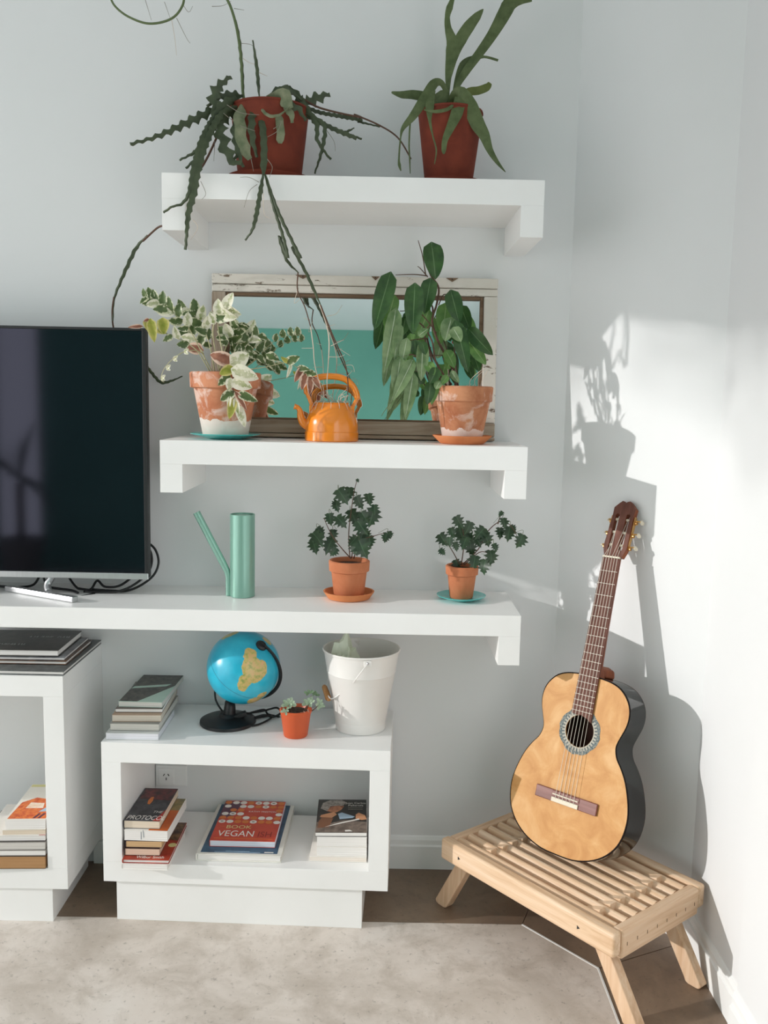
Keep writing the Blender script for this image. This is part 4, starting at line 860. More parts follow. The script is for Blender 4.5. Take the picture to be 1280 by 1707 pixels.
for k in range(5):
    b = pc + Vector((rnd(-.05, .05), rnd(-.05, 0), .14)); stem(ph, [b, b + Vector((rnd(-.02, .02), 0, .03)), b + Vector((rnd(-.03, .03), -.01, .06))], .0014, M_ROOT, 'dry_stalk', 4)

# ------------------------------------------------------------------ two grape ivies (long shelf)
def c6(x, y, Y): return at(300 + x / 2.1333, 780 + y / 2.1333, Y)
gc1 = Vector((-.0905, -.135, ZL + .0068)); gi = thing('potted_ivy', 'taller grape ivy in a terracotta pot on an orange saucer', 'potted plant', gc1)
pot(gi, gc1, .0590, .0425, .108, .034, .0065, M_POT, .88)
gc2 = Vector((.2428, -.125, ZL + .0068)); gj = thing('potted_ivy', 'smaller grape ivy leaning right in a small pot on a teal saucer', 'potted plant', gc2)
pot(gj, gc2, .0475, .0325, .097, .029, .0055, M_POT, .88)
def grape(root, leaves, stems, Y0):
    for pts in stems: stem(root, [c6(x, y, Y0 + dy) for x, y, dy in pts], .0018, M_STEM_B, n=5)
    for i, (x, y, s) in enumerate(leaves):
        Y = Y0 - rnd(-.045, .075); a = rnd(-2.3, -.8); L = mpx(s * 1.08 / 2.1333, Y)
        q = c6(x, y, Y); d = Vector((math.cos(a), rnd(-.35, .1), math.sin(a))).normalized()
        leaf(root, q - d * L * .5, q + d * L * .5, L * .95, L_IVY, 'lobed', roll=rnd(-.5, .5), bend=rnd(.05, .22), fold=rnd(.1, .35))
        if i % 2: stem(root, [q - d * L * .5, q - d * L * .5 + Vector((0, .01, .012)), q - d * L * .5 + (c6(*[(604, 250), (1020, 270)][root is gj], Y0) - q) * .25], .0008, M_STEM, 'leaf_stalk', 4)
grape(gi, [(490, 258, 62), (478, 285, 50), (530, 282, 62), (535, 185, 44), (560, 140, 40), (580, 105, 62), (600, 95, 48), (640, 125, 50), (672, 115, 44), (615, 180, 60), (575, 195, 52), (680, 180, 66), (650, 215, 60), (652, 292, 70), (640, 262, 52), (732, 250, 36), (745, 240, 28), (541, 240, 40), (632, 46, 14), (500, 230, 40), (692, 150, 36), (625, 290, 50), (612, 262, 44), (660, 180, 50), (550, 130, 30), (675, 265, 44), (545, 300, 36), (665, 240, 40)],
      [[(608, 322, 0), (580, 292, -.02), (548, 252, -.03), (525, 210, -.03), (512, 178, -.03)], [(604, 320, 0), (600, 230, .0), (612, 130, 0), (620, 80, 0), (628, 48, 0)], [(618, 322, 0), (640, 262, -.03), (690, 242, -.05), (725, 232, -.05)], [(610, 320, 0), (625, 240, .01), (670, 180, .02)]], -.135)
grape(gj, [(938, 258, 50), (934, 300, 28), (995, 195, 50), (1000, 245, 64), (1022, 215, 48), (1040, 290, 52), (1065, 235, 52), (1090, 258, 50), (1102, 322, 54), (1085, 355, 54), (1045, 340, 52), (1015, 382, 52), (986, 346, 38), (1150, 200, 40), (1168, 238, 52), (1206, 262, 52), (1136, 235, 42), (1184, 218, 30), (1140, 165, 22), (1120, 285, 30), (970, 232, 38), (980, 282, 34), (1010, 270, 48), (1030, 250, 44), (960, 265, 36), (1060, 265, 44)],
      [[(1000, 345, 0), (1010, 260, 0), (1000, 190, 0)], [(1006, 342, 0), (1060, 290, -.01), (1095, 225, -.02), (1140, 190, -.03), (1175, 205, -.03), (1200, 245, -.03)], [(996, 346, 0), (965, 290, 0), (942, 258, 0)], [(1010, 345, 0), (1065, 300, -.03), (1100, 305, -.04)], [(1130, 200, -.03), (1140, 165, -.03)]], -.125)

# ------------------------------------------------------------------ succulent in the small plastic pot
uc2 = Vector((-.2330, -.258, ZB + .0004)); su = thing('potted_succulent', 'small grey green succulent in a little orange plastic pot', 'potted plant', uc2)
pot(su, uc2, .0450, .0325, .080, .014, .002, M_PLASTICPOT, .90)
def rosette(c, r, n, m, tilt=(0, -.5, .8)):
    up = Vector(tilt).normalized(); e1 = up.orthogonal().normalized(); e2 = up.cross(e1)
    for i in range(n):
        a = i * 2.4; k = .45 + .55 * i / n; d = (e1 * math.cos(a) + e2 * math.sin(a)) * k + up * (.75 - .6 * k)
        L = r * (.55 + .45 * i / n); leaf(su, Vector(c), Vector(c) + d.normalized() * L, L * .55, m, 'spoon', bend=-.12, fold=.25, rows=5)
def c5(x, y, Y): return at(320 + x / 5.333, 1040 + y / 5.333, Y)
rosette(c5(860, 715, -.285), .026, 11, L_SUCC); rosette(c5(835, 770, -.295), .018, 6, L_SUCC, (0, -1, .1)); rosette(c5(1040, 705, -.265), .024, 10, L_SUCC)
rosette(c5(1130, 715, -.262), .022, 9, L_SUCC, (.5, -.6, .5)); rosette(c5(1040, 620, -.25), .018, 7, L_SUCC_D, (-.2, -.3, .9)); rosette(c5(1090, 630, -.245), .018, 7, L_SUCC_D, (.4, -.3, .8))
for a, b in (((860, 720, -.28), (905, 815, -.25)), ((1040, 710, -.262), (980, 810, -.25)), ((1130, 720, -.26), (1010, 800, -.25)), ((1060, 640, -.25), (985, 790, -.24))):
    stem(su, [c5(*b), c5((a[0] + b[0]) / 2, (a[1] + b[1]) / 2 + 10, (a[2] + b[2]) / 2), c5(*a)], .0022, M_STEM_B, n=4)
for k in range(7): q = c5(960 + rnd(-30, 110), 790 + rnd(-30, 40), -.287); leaf(su, q, q + Vector((rnd(-.006, .006), -.004, rnd(-.012, .012))), .004, L_VAR_D, 'spoon', rows=4)

# ================================================================== books
def txt(parent, body, x, y, z, size, m, M, sx=1.0, shear=0.0, align='LEFT', name='title'):
    cu = bpy.data.curves.new(name, 'FONT'); cu.body = body; cu.size = size; cu.align_x = align; cu.shear = shear
    cu.materials.append(m); o = bpy.data.objects.new(name, cu); COL.objects.link(o)
    dg = bpy.context.evaluated_depsgraph_get(); me = bpy.data.meshes.new_from_object(o.evaluated_get(dg)); bpy.data.objects.remove(o); bpy.data.curves.remove(cu)
    o = bpy.data.objects.new(name, me); COL.objects.link(o); o.parent = parent
    o.matrix_local = M @ Matrix.Translation((x, y, z)) @ Matrix.Diagonal((sx, 1, 1, 1)); return o
def flat_mat(name, c, rough=.45): return plain(name, c, rough, var=.04, scale=60)
INK_W = flat_mat('white_ink', 'f0ece6'); INK_K = flat_mat('dark_ink', '2a2a30'); INK_R = flat_mat('red_ink', 'b32a1e'); INK_DR = flat_mat('deep_red_ink', '8f2318')
INK_O = flat_mat('orange_ink', 'd97a34'); INK_S = flat_mat('silver_ink', 'b9bdbd'); INK_B = flat_mat('blue_ink', '33506b'); INK_SK = flat_mat('flesh_ink', 'd69a72'); INK_BR = flat_mat('brown_ink', '7d5238')
INK_PB = flat_mat('pale_blue_ink', 'a9c3d8'); INK_GY = flat_mat('grey_ink', '8d877f'); INK_T = flat_mat('taupe_ink', '6e625a'); INK_G = flat_mat('pale_green_ink', 'b4cdbf'); INK_Y = flat_mat('pale_yellow_ink', 'e2dc9a'); INK_P = flat_mat('plum_ink', '5a3048')
def cov(name, a, b, sc=30, rough=.4):
    m = Mat(name); v = m.coord(); m.col(m.ramp(m.noise(v, sc, 5, .6, .5), [(.35, a), (.65, b)])).set(rough); return m.m
def book(name, label, group, fl, fr, z, hpx, back, cover, pages, cov_t=.0012, over=.0, spine='left', depth=None, spine_m=None):
    """a book lying flat; fl, fr: its lower front corners in the photograph, back: its upper right rear corner"""
    A = atz(fl[0], fl[1], z); B = atz(fr[0], fr[1], z); ex = (B - A); ex.z = 0; w = ex.length; ex.normalize(); ey = Vector((-ex.y, ex.x, 0))
    h = at(fr[0], fr[1] - hpx, B.y).z - z
    d = depth if depth else max(.08, (atz(back[0], back[1], z + h) - B).dot(ey))
    M = Matrix(((ex.x, ey.x, 0, A.x), (ex.y, ey.y, 0, A.y), (0, 0, 1, z + .0003), (0, 0, 0, 1)))
    t = thing(name, label, 'book', group=group, M=M); L = dict(local=True)
    q = over; obj('back_cover', G().box(-q, w + q, -q, d + q, 0, cov_t), cover, t, bevel=.0003, **L)
    obj('front_cover', G().box(-q, w + q, -q, d + q, h - cov_t, h), cover, t, bevel=.0003, **L)
    x0_, x1_, y1_ = .0006, w - .0006, d - .0006
    if spine == 'left': sp = G().box(-q - .0008, .0005, -q, d + q, cov_t, h - cov_t); x0_ = .0012
    elif spine == 'right': sp = G().box(w - .0005, w + q + .0008, -q, d + q, cov_t, h - cov_t); x1_ = w - .0012
    else: sp = G().box(-q, w + q, d - .0005, d + q + .0008, cov_t, h - cov_t); y1_ = d - .0012
    obj('spine', sp, spine_m or cover, t, **L)
    obj('pages', G().box(x0_, x1_, .0008, y1_, cov_t, h - cov_t), pages, t, **L)
    return t, z + h + .0006, w, d, h
def decal(t, name, outline, z, m): return obj(name, G().prism(outline, z, z + .0003), m, t, local=True)
def disc(x, y, r, n=18, sy=1.0): return [(x + r * math.cos(2 * PI * i / n), y + r * sy * math.sin(2 * PI * i / n)) for i in range(n)]
ID = Matrix.Identity(4)
GL = 'books stacked left inside the low cubby'
z = ZBI + .0003
t, z, w, d, h = book('book', 'pale paged paperback at the bottom of the left stack in the low cubby', GL, (203.1, 1448.7), (278.8, 1451.5), z, 9, (311.8, 1385), INK_W, M_PAGES)
t, z, w, d, h = book('book', 'thin red hardcover with white author lettering in the left cubby stack', GL, (205.1, 1438), (280.8, 1439.6), z, 6.0, (314, 1372), cov('red_jacket', '8e2b1e', 'b8432c', 20), M_PAGES, .0016, .0018)
txt(t, 'Wilbur Smith', w * .27, .006, h + .0003, .020, INK_W, ID, .72)
decal(t, 'cover_picture', [(w * .55, d * .55), (w, d * .5), (w, d), (w * .5, d)], h, cov('jacket_picture', '3f2a20', '8a6a48', 40))
decal(t, 'cover_picture', disc(w * .93, d * .38, .012, 14), h, INK_Y)
z_red = z
t, z, w, d, h = book('book', 'pinkish paged paperback lying on the red hardcover', GL, (208.2, 1425.9), (266, 1427), z, 11.7, None, flat_mat('dark_cover', '3a2620'), mat_pages('pink_pages', 'e6cbb8', 'd2b29c'), depth=.175)
t, z, w, d, h = book('book', 'tan paged paperback with dark spine in the left cubby stack', GL, (209.5, 1412.5), (269.6, 1413.7), z, 11, None, flat_mat('plum_cover', '33202c'), M_PAGES_TAN, depth=.175)
t, z, w, d, h = book('book', 'thick white paged book with two pen strokes and orange cover', GL, (207.1, 1400.5), (279.3, 1403), z, 16.4, (307.7, 1331.4), flat_mat('white_card', 'eceae6'), M_PAGES, spine='back')
decal(t, 'cover_panel', [(w * .55, .004), (w * .99, .004), (w * .99, d * .62), (w * .55, d * .62)], h, cov('orange_panel', 'b9531f', 'd06a2c', 25))
decal(t, 'cover_panel', [(w * .55, d * .62), (w * .99, d * .62), (w * .99, d * .99), (w * .55, d * .99)], h, cov('olive_panel', '6a6a48', 'a08a5a', 25))
for x in (.385, .455): obj('pen_stroke', G().box(w * x, w * x + .0009, .0000, .0009, h * .12, h * .88, Matrix.Translation((0, 0, 0)) @ Matrix.Rotation(-.10 if x > .42 else .0, 4, 'Y')), INK_B, t, local=True)
t, z, w, d, h = book('book', 'dark thriller paperback with large white title on top of left stack', GL, (206.5, 1380.7), (266, 1382.4), z, 13.2, (294, 1315), cov('smoky_black_cover', '1e2024', '4a4a50', 35), M_PAGES_CREAM, spine='left')
decal(t, 'cover_picture', [(w * .05, d * .66), (w * .98, d * .62), (w * .98, d * .98), (w * .05, d * .98)], h, cov('smoky_red', '3a2224', '7c3334', 45))
decal(t, 'cover_figure', [(w * .36, d * .50), (w * .44, d * .48), (w * .47, d * .60), (w * .43, d * .72), (w * .36, d * .70), (w * .33, d * .6)], h + .0002, INK_O)
decal(t, 'red_corner', [(w * .80, .001), (w * .998, .001), (w * .998, d * .34), (w * .93, d * .20)], h + .0002, INK_R)
txt(t, 'THE', w * .66, d * .23, h + .0006, .019, INK_W, ID, .8, .25)
txt(t, 'PROTOCOL', w * .03, d * .03, h + .0006, .036, INK_W, ID, .565, .2)

GMd = 'books in the middle of the low cubby'
z = ZBI + .0003
t, z, w, d, h = book('book', 'large white bordered hardcover with slate blue cover under the red cookbook', GMd, (328.5, 1434), (467, 1438), z, 11.5, (488.7, 1342.5), flat_mat('white_jacket', 'e4e2da'), M_PAGES, .0024, .0025)
decal(t, 'cover_panel', [(.008, .008), (w - .010, .008), (w - .010, d - .004), (.008, d - .004)], h, cov('slate_blue_cover', '2e4a64', '3f6480', 20))
for k, (a, b, y) in enumerate(((.33, .62, .016), (.20, .75, .0115))): decal(t, 'small_print', [(w * a, y), (w * b, y), (w * b, y + .0016), (w * a, y + .0016)], h + .0003, INK_PB)
decal(t, 'small_print', [(w * .80, .0125), (w * .91, .0125), (w * .91, .017), (w * .80, .017)], h + .0003, INK_W)
t, z, w, d, h = book('book', 'red cookbook with rows of white and orange dots on its cover', GMd, (349.4, 1411), (458, 1413.7), z, 10.5, (478, 1337), cov('red_cookbook_cover', 'c13a26', 'cf4a30', 15), mat_pages('cool_white_pages', 'e8eaf0', 'c9cedb'))
decal(t, 'plum_patch', [(.0, d * .55), (w * .2, d * .55), (w * .3, d * .98), (.0, d * .98)], h, INK_P)
W_, O_ = [], []
rows = ['owwowwwo', 'w.wwowoo', '.oo....o', 'www....w', 'ooowowwo', 'wwoowoow']
for i, r in enumerate(rows):
    for k, ch in enumerate(r):
        if ch == '.': continue
        (W_ if ch == 'w' else O_).append((w * (.06 + .125 * k + (.012 if i % 2 else 0)), d * (.945 - .098 * i)))
for nm, lst, m in (('white_dots', W_, INK_W), ('orange_dots', O_, INK_O)):
    g = G()
    for (x, y) in lst: g.prism(disc(x, y, w * .056, 16), h + .0002, h + .0005)
    obj(nm, g, m, t, local=True)['kind'] = 'stuff'
g = G()
for (x, y) in (W_[4], W_[8], W_[9 + 1], W_[-4], W_[-2], W_[2]): g.prism(disc(x, y, w * .026, 8, .55), h + .0005, h + .0007)
obj('dot_pictures', g, INK_T, t, local=True)['kind'] = 'stuff'
txt(t, 'KATHY FRESTON', w * .44, d * .700, h + .0005, .0135, INK_W, ID, .82, name='author')
txt(t, 'THE', w * .07, d * .315, h + .0005, .010, INK_O, ID, .9)
txt(t, 'BOOK', w * .17, d * .285, h + .0005, .029, INK_Y, ID, .92)
txt(t, 'OF', w * .53, d * .30, h + .0005, .010, INK_O, ID, .9)
txt(t, 'VEGAN', w * .08, d * .10, h + .0005, .050, INK_W, ID, .66)
txt(t, 'ISH', w * .70, d * .10, h + .0005, .046, INK_DR, ID, .66)
decal(t, 'small_print', [(w * .05, d * .045), (w * .95, d * .045), (w * .95, d * .055), (w * .05, d * .055)], h + .0001, INK_O)

GR_ = 'books stacked right inside the low cubby'
z = ZBI + .0003
t, z, w, d, h = book('book', 'wide cream paged book at the bottom of the right cubby stack', GR_, (515.6, 1435.5), (611, 1438), z, 8, None, INK_W, mat_pages('ivory_pages', 'efe6dc', 'dacfc4'), depth=.20, spine='back')
t, z, w, d, h = book('book', 'thick white paged book, second from the bottom of the right stack', GR_, (527.8, 1427), (611.3, 1428.5), z, 15.3, None, INK_W, M_PAGES, depth=.19, spine='back')
t, z, w, d, h = book('book', 'thick white paged book just below the top of the right stack', GR_, (527.8, 1410.8), (611.3, 1412), z, 15.8, None, flat_mat('pale_card', 'e6e3df'), M_PAGES, depth=.19, spine='back')
t, z, w, d, h = book('book', 'thin book with a dark photographic cover of a grey haired man on top', GR_, (525.5, 1394.5), (611.3, 1395), z, 7, None, cov('dark_photo_cover', '23211f', '35322f', 12), M_PAGES, depth=.215, spine='back')
dc = lambda nm, pts, m, k=1: decal(t, nm, [(w * x, d * y) for x, y in pts], h + .0001 * k, m)
dc('cover_picture', [(0, 0), (1, 0), (1, .30), (.55, .36), (.2, .22), (0, .3)], cov('cover_wood_table', '5d5048', '86776c', 60))
dc('cover_picture', [(.03, .12), (.25, .14), (.33, .40), (.12, .48), (.04, .3)], INK_BR, 2)
dc('cover_picture', [(.06, .44), (.30, .42), (.40, .52), (.34, .60), (.08, .50)], INK_SK, 3)
dc('cover_picture', [(.18, .62), (.38, .58), (.48, .66), (.54, .78), (.40, .80), (.20, .74)], cov('cover_face', '8a4f34', 'c98a64', 50), 3)
dc('cover_picture', [(.06, .70), (.20, .62), (.26, .78), (.52, .80), (.58, .90), (.48, .98), (.24, .96), (.10, .88)], cov('cover_hair', '77706a', 'b5aea6', 80), 4)
dc('cover_picture', [(.42, .54), (.50, .58), (.76, .46), (.72, .42), (.46, .38)], INK_PB, 4)
dc('cover_picture', [(.78, .40), (.90, .36), (1.0, .38), (.97, .50), (.84, .58), (.78, .52)], INK_SK, 4)
dc('cover_picture', [(.18, .15), (.86, .37), (.84, .40), (.50, .29)], INK_W, 5)
dc('cover_picture', [(.58, .02), (.72, .03), (.66, .07), (.57, .06)], INK_W, 5)
txt(t, 'Juan Carlos', w * .57, d * .855, h + .0007, .0165, INK_W, ID, .80, name='author')
txt(t, 'Pallarols', w * .62, d * .78, h + .0007, .0165, INK_W, ID, .84, name='author')
for y in (.725, .675): decal(t, 'small_print', [(w * .62, d * y), (w * .92, d * y), (w * .92, d * y + .0028), (w * .62, d * y + .0028)], h + .0005, INK_GY)

GT = 'paperbacks stacked on top of the low cubby'
z = ZB + .0003
GRY = cov('grey_green_magazine', '5d625e', '8a908a', 30)
t, z, w, d, h = book('book', 'white edged book at the bottom of the stack beside the globe', GT, (176.3, 1233), (264, 1234.5), z, 11.2, (302, 1183), flat_mat('pale_grey_cover', 'c9ccca'), mat_pages('cool_pages', 'e9e9ee', 'cfd0d6'), spine='back')
t, z, w, d, h = book('book', 'grey edged paperback, second from the bottom of the stack beside the globe', GT, (183.5, 1217.5), (265, 1218.8), z, 11.5, None, flat_mat('grey_cover', '9a9a94'), mat_pages('greyed_pages', 'd8d5ce', 'bfbbb2'), depth=.25, spine='back')
t, z, w, d, h = book('book', 'beige edged paperback in the middle of the stack beside the globe', GT, (186.9, 1203), (268.5, 1203.3), z, 11.2, None, flat_mat('beige_cover', 'b59a82'), mat_pages('beige_pages', 'd9d0c2', 'c2b7a8'), depth=.25, spine='back')
t, z, w, d, h = book('book', 'thin magazine, second from the top of the stack beside the globe', GT, (192.3, 1187.5), (270.4, 1188), z, 6, None, flat_mat('brown_grey_cover', '6d655e'), M_PAGES, depth=.25, spine='back')
t, z, w, d, h = book('book', 'paperback with dark photo cover and pale corner on top of stack beside globe', GT, (197.5, 1178), (270, 1180), z, 9, (311, 1123), INK_G, mat_pages('grey_white_pages', 'dcdad4', 'c5c2ba'), spine='back')
decal(t, 'cover_picture', [(.001, .002), (w * .42, .002), (w * .995, d * .55), (w * .995, d * .995), (.001, d * .995)], h, cov('dark_cover_photo', '2e2d2a', '5e5a52', 60))
decal(t, 'pale_band', [(w * .02, d * .42), (w * .80, d * .52), (w * .88, d * .60), (w * .05, d * .49)], h + .0003, INK_G)

GK = 'large books on the taller cubby'
z = ZA + .0003
JK = lambda n, a, b: cov(n, a, b, 30, .3)
t, z, w, d, h = book('book', 'large dark bordered art book at the bottom of the pile on the taller cubby', GK, (-60, 1122.6), (105.3, 1126), z, 7.2, (166, 1067), JK('slate_jacket', '3a3d3e', '5d6261'), M_PAGES, .0024, .0025, spine='left')
t, z, w, d, h = book('book', 'large book with a brown cover edge in the middle of the taller cubby pile', GK, (-60, 1105), (109.5, 1108), z, 6, (150, 1067), JK('brown_photo_jacket', '2c211c', '6d4d35'), M_PAGES, .002, .002, spine='left')
t, z, w, d, h = book('book', 'thin grey magazine under the thick top book on the taller cubby', GK, (-60, 1098), (107, 1100.5), z, 3.5, None, JK('silver_magazine', '5b5c60', '8d9096'), M_PAGES, depth=.22, spine='left')
t, z, w, d, h = book('book', 'thick black photo book on top of the pile on the taller cubby', GK, (-60, 1092.5), (96.5, 1094.5), z, 11, (142, 1052), JK('black_photo_jacket', '1f1d1b', '3f3b36'), M_PAGES, .0022, .002, spine='left')
g = G(); random.seed(3)
for row, (a, b, y) in enumerate(((.52, .97, .62), (.28, .60, .22))):
    x = a
    while x < b:
        ww = rnd(.012, .022); s = rnd(-.35, .35)
        if rnd(0, 1) < .8: g.prism([(w * x, d * y), (w * x + .0022, d * y), (w * x + .0022 + s * .012, d * y + .014), (w * x + s * .012, d * y + .014)], h + .0002, h + .0005)
        x += ww * (1.6 if rnd(0, 1) < .15 else 1)
obj('foil_marks', g, INK_S, t, local=True)['kind'] = 'stuff'

GS = 'books stacked inside the taller cubby'
z = ZAI + .0003
t, z, w, d, h = book('book', 'thick brown paged book at the bottom of the taller cubby stack', GS, (-40, 1449), (75.8, 1448.5), z, 21, None, flat_mat('dark_brown_cover', '40332a'), M_PAGES_BROWN, depth=.2, spine='back')
t, z, w, d, h = book('book', 'thin pale paged book on the thick brown one in the taller cubby', GS, (-40, 1427), (75.5, 1426.5), z, 9, None, flat_mat('grey_card', '8b857e'), M_PAGES, depth=.2, spine='back')
t, z, w, d, h = book('book', 'grey paged book in the middle of the taller cubby stack', GS, (-40, 1418), (75.5, 1417), z, 13.5, None, flat_mat('charcoal_card', '4c4844'), mat_pages('dull_pages', 'd6d2cd', 'bfbab4'), depth=.2, spine='back')
t, z, w, d, h = book('book', 'white magazine with reddish corner in the taller cubby stack', GS, (-30, 1402), (75.5, 1401), z, 8.5, None, INK_W, M_PAGES, depth=.2, spine='back')
decal(t, 'red_corner', [(w * .9, 0), (w, 0), (w, .05), (w * .92, .03)], h, INK_R)
t, z, w, d, h = book('book', 'pale paperback just under the orange covered one in the taller cubby', GS, (3.8, 1392.8), (75.8, 1391.5), z, 9, None, INK_W, M_PAGES_CREAM, depth=.2, spine='back')
t, z, w, d, h = book('book', 'paperback with an orange and white food picture cover on top of taller cubby stack', GS, (8.9, 1383), (75.8, 1382.5), z, 16.5, None, flat_mat('ivory_card', 'efebe2'), M_PAGES, depth=.235, spine='back')
dc = lambda nm, pts, m, k=1: decal(t, nm, [(w * x, d * y) for x, y in pts], h + .0001 * k, m)
dc('cover_picture', [(.04, .02), (.99, .02), (.99, .62), (.70, .56), (.40, .60), (.10, .46)], cov('orange_food_picture', 'c8471c', 'ef8a3e', 70))
dc('cover_picture', [(.30, .30), (.75, .30), (.70, .44), (.34, .46)], cov('pale_food', 'efc9a8', 'fbeee0', 60), 3)
dc('cover_picture', [(.70, .20), (.99, .22), (.99, .36), (.80, .30)], INK_PB, 4)
dc('cover_picture', [(.02, .92), (.98, .92), (.98, .985), (.02, .985)], INK_Y, 2)
dc('cover_picture', [(.66, .03), (.72, .03), (.80, .15), (.74, .16)], INK_P, 5); dc('cover_picture', [(.78, .03), (.84, .03), (.92, .15), (.86, .16)], INK_P, 5)

# ================================================================== slatted wooden bench
BL = Vector((.191, -.288, 0)); e1 = Vector((.628, -.778, 0)).normalized(); e2 = Vector((-e1.y, e1.x, 0))
MB_ = Matrix(((e1.x, e2.x, 0, BL.x), (e1.y, e2.y, 0, BL.y), (0, 0, 1, 0), (0, 0, 0, 1)))
bn = thing('slatted_bench', 'low pale pine bench with rounded slats and splayed legs under the guitar', 'bench', M=MB_)
BLEN, BW, BT = .607, .388, .243
L = dict(local=True)
obj('long_rail', G().box(0, BLEN, 0, .030, .184, .246), M_PINE, bn, bevel=.007, seg=3, **L)
obj('long_rail', G().box(0, BLEN, BW - .030, BW, .184, .246), M_PINE, bn, bevel=.007, seg=3, **L)
obj('end_rail', G().box(.002, .028, .031, BW - .031, .180, .244), M_PINE_Y, bn, bevel=.006, seg=3, **L)
obj('end_rail', G().box(BLEN - .030, BLEN + .002, .031, BW - .031, .172, .244), M_PINE_Y, bn, bevel=.006, seg=3, **L)
NS = 8; pitch = (BW - .060) / NS
for k in range(NS):
    y = .030 + pitch * (k + .5); hw = .0138; pr_ = [(hw * math.cos(a), .226 + .017 * math.sin(a)) for a in [PI * i / 10 for i in range(11)]] + [(-hw, .212), (hw, .212)]
    vs = [(x, y + a, b) for x in (.0285, BLEN - .0305) for a, b in pr_]; n = len(pr_)
    fs = [(i, (i + 1) % n, n + (i + 1) % n, n + i) for i in range(n)] + [tuple(range(n - 1, -1, -1)), tuple(range(n, 2 * n))]
    obj('slat', G().add(vs, fs), M_PINE, bn, smooth=.6, **L)
for xb in (.095, .470):
    for k in range(NS + 1):
        y = .030 + pitch * k; x0 = xb + rnd(-.006, .006); wd = .0115
        g = G().add([(x, y + s * wd, zz) for s in (-1, 1) for x, zz in ((x0, .230), (x0 + .050, .2485), (x0 + .050, .212), (x0, .212))], [(0, 1, 2, 3), (7, 6, 5, 4), (0, 4, 5, 1), (1, 5, 6, 2), (2, 6, 7, 3), (3, 7, 4, 0)])
        if 0 < k < NS: obj('spacer', g, M_PINE, bn, bevel=.0015, **L)
    obj('cross_batten', G().box(xb, xb + .05, .031, BW - .031, .190, .2115), M_PINE_Y, bn, bevel=.002, **L)
def bleg(xt, xf, y0, y1, s):
    w = .024
    prof = [(xt - w, .212), (xt + w, .212), (xf + w + .002, .010), (xf + w - .004, .002), (xf + w - .012, 0), (xf - w + .012, 0), (xf - w + .003, .004), (xf - w, .012)]
    g = G().prism(prof, -y1, -y0, Matrix(((1, 0, 0, 0), (0, 0, -1, 0), (0, 1, 0, 0), (0, 0, 0, 1))))
    return obj('leg', g, M_PINE_Z, bn, bevel=.003, **L)
bleg(.070, -.043, .0465, .0765, -1); bleg(.070, -.043, BW - .0765, BW - .0465, -1)
bleg(.505, .630, .0465, .0765, 1); bleg(.505, .632, BW - .0765, BW - .0465, 1)
for x in (.075, .500):
    obj('screw', G().lathe([(0, .0012), (.005, .001), (.006, 0)], n=3, M=Matrix.Translation((x, -.0002, .214)) @ Matrix.Rotation(PI / 2, 4, 'X')), M_BLACK, bn, **L)
for k in range(NS): y = .030 + pitch * (k + .5); obj('nail_mark', G().box(BLEN + .0015, BLEN + .0026, y - .0010, y + .0010, .203, .212), M_BAREWOOD, bn, **L)

# ================================================================== classical guitar
GRm = ((0.7124, 0.1925, -0.6748), (-0.7015, 0.2219, -0.6773), (0.0194, 0.9559, 0.2931)); GS_ = 1.004; GO = (.4946, -.4319, .2745)
MGt = Matrix(((GRm[0][0], GRm[0][1], GRm[0][2], GO[0]), (GRm[1][0], GRm[1][1], GRm[1][2], GO[1]), (GRm[2][0], GRm[2][1], GRm[2][2], GO[2]), (0, 0, 0, 1))) @ Matrix.Scale(GS_, 4)
gt = thing('acoustic_guitar', 'classical guitar with golden soundboard leaning against the angled wall on the bench', 'guitar', M=MGt)
half = [(0, 0), (.05, .002), (.098, .016), (.135, .038), (.163, .068), (.178, .1), (.184, .135), (.183, .165), (.175, .2), (.16, .24), (.142, .27), (.125, .292), (.117, .312), (.1165, .33), (.125, .355), (.134, .38), (.1375, .405), (.134, .43), (.122, .453), (.1, .474), (.07, .486), (.032, .491), (0, .492)]
full = half + [(-x, y) for x, y in half[-2:0:-1]]
sm = [tuple(q)[:2] for q in spline([(x, y, 0) for x, y in full] + [(full[0][0], full[0][1], 0)], 3)][:-1]
hole = disc(0, .337, .0435, 40)
BDp = .096
obj('soundboard', G().prism(sm, -.003, 0, holes=[hole]), M_SPRUCE, gt, **L)
ns = len(sm)
def inset(k): return [(x * k, .246 + (y - .246) * k) for x, y in sm]
bnd = inset(1.004)
g = G().add([(x, y, zz) for zz in (.0002, -.0045) for x, y in bnd] + [(x, y, .0002) for x, y in inset(.990)], [(i, ns + i, ns + (i + 1) % ns, (i + 1) % ns) for i in range(ns)] + [(i, (i + 1) % ns, 2 * ns + (i + 1) % ns, 2 * ns + i) for i in range(ns)])
obj('binding', g, M_BINDING, gt, **L)
sd = [(x, y, -.0045) for x, y in bnd] + [(x, y, -BDp - .004 + .010 * (y / .492)) for x, y in inset(1.002)]
obj('side', G().add(sd, [(i, ns + i, ns + (i + 1) % ns, (i + 1) % ns) for i in range(ns)]), M_SIDES, gt, smooth=True, **L)
bk = G(); rings = [1.004, .9, .7, .45, .2]
for k in rings: bk.v += [Vector((x, y, -BDp - .004 + .010 * (y / .492) - .004 * (1 - k))) for x, y in inset(k)]
bk.f = [(a * ns + i, (a + 1) * ns + i, (a + 1) * ns + (i + 1) % ns, a * ns + (i + 1) % ns) for a in range(len(rings) - 1) for i in range(ns)] + [tuple((len(rings) - 1) * ns + i for i in range(ns))]
bk.uv = [(0, 0)] * len(bk.v)
obj('back', bk, M_ROSEWOOD, gt, smooth=.6, **L)
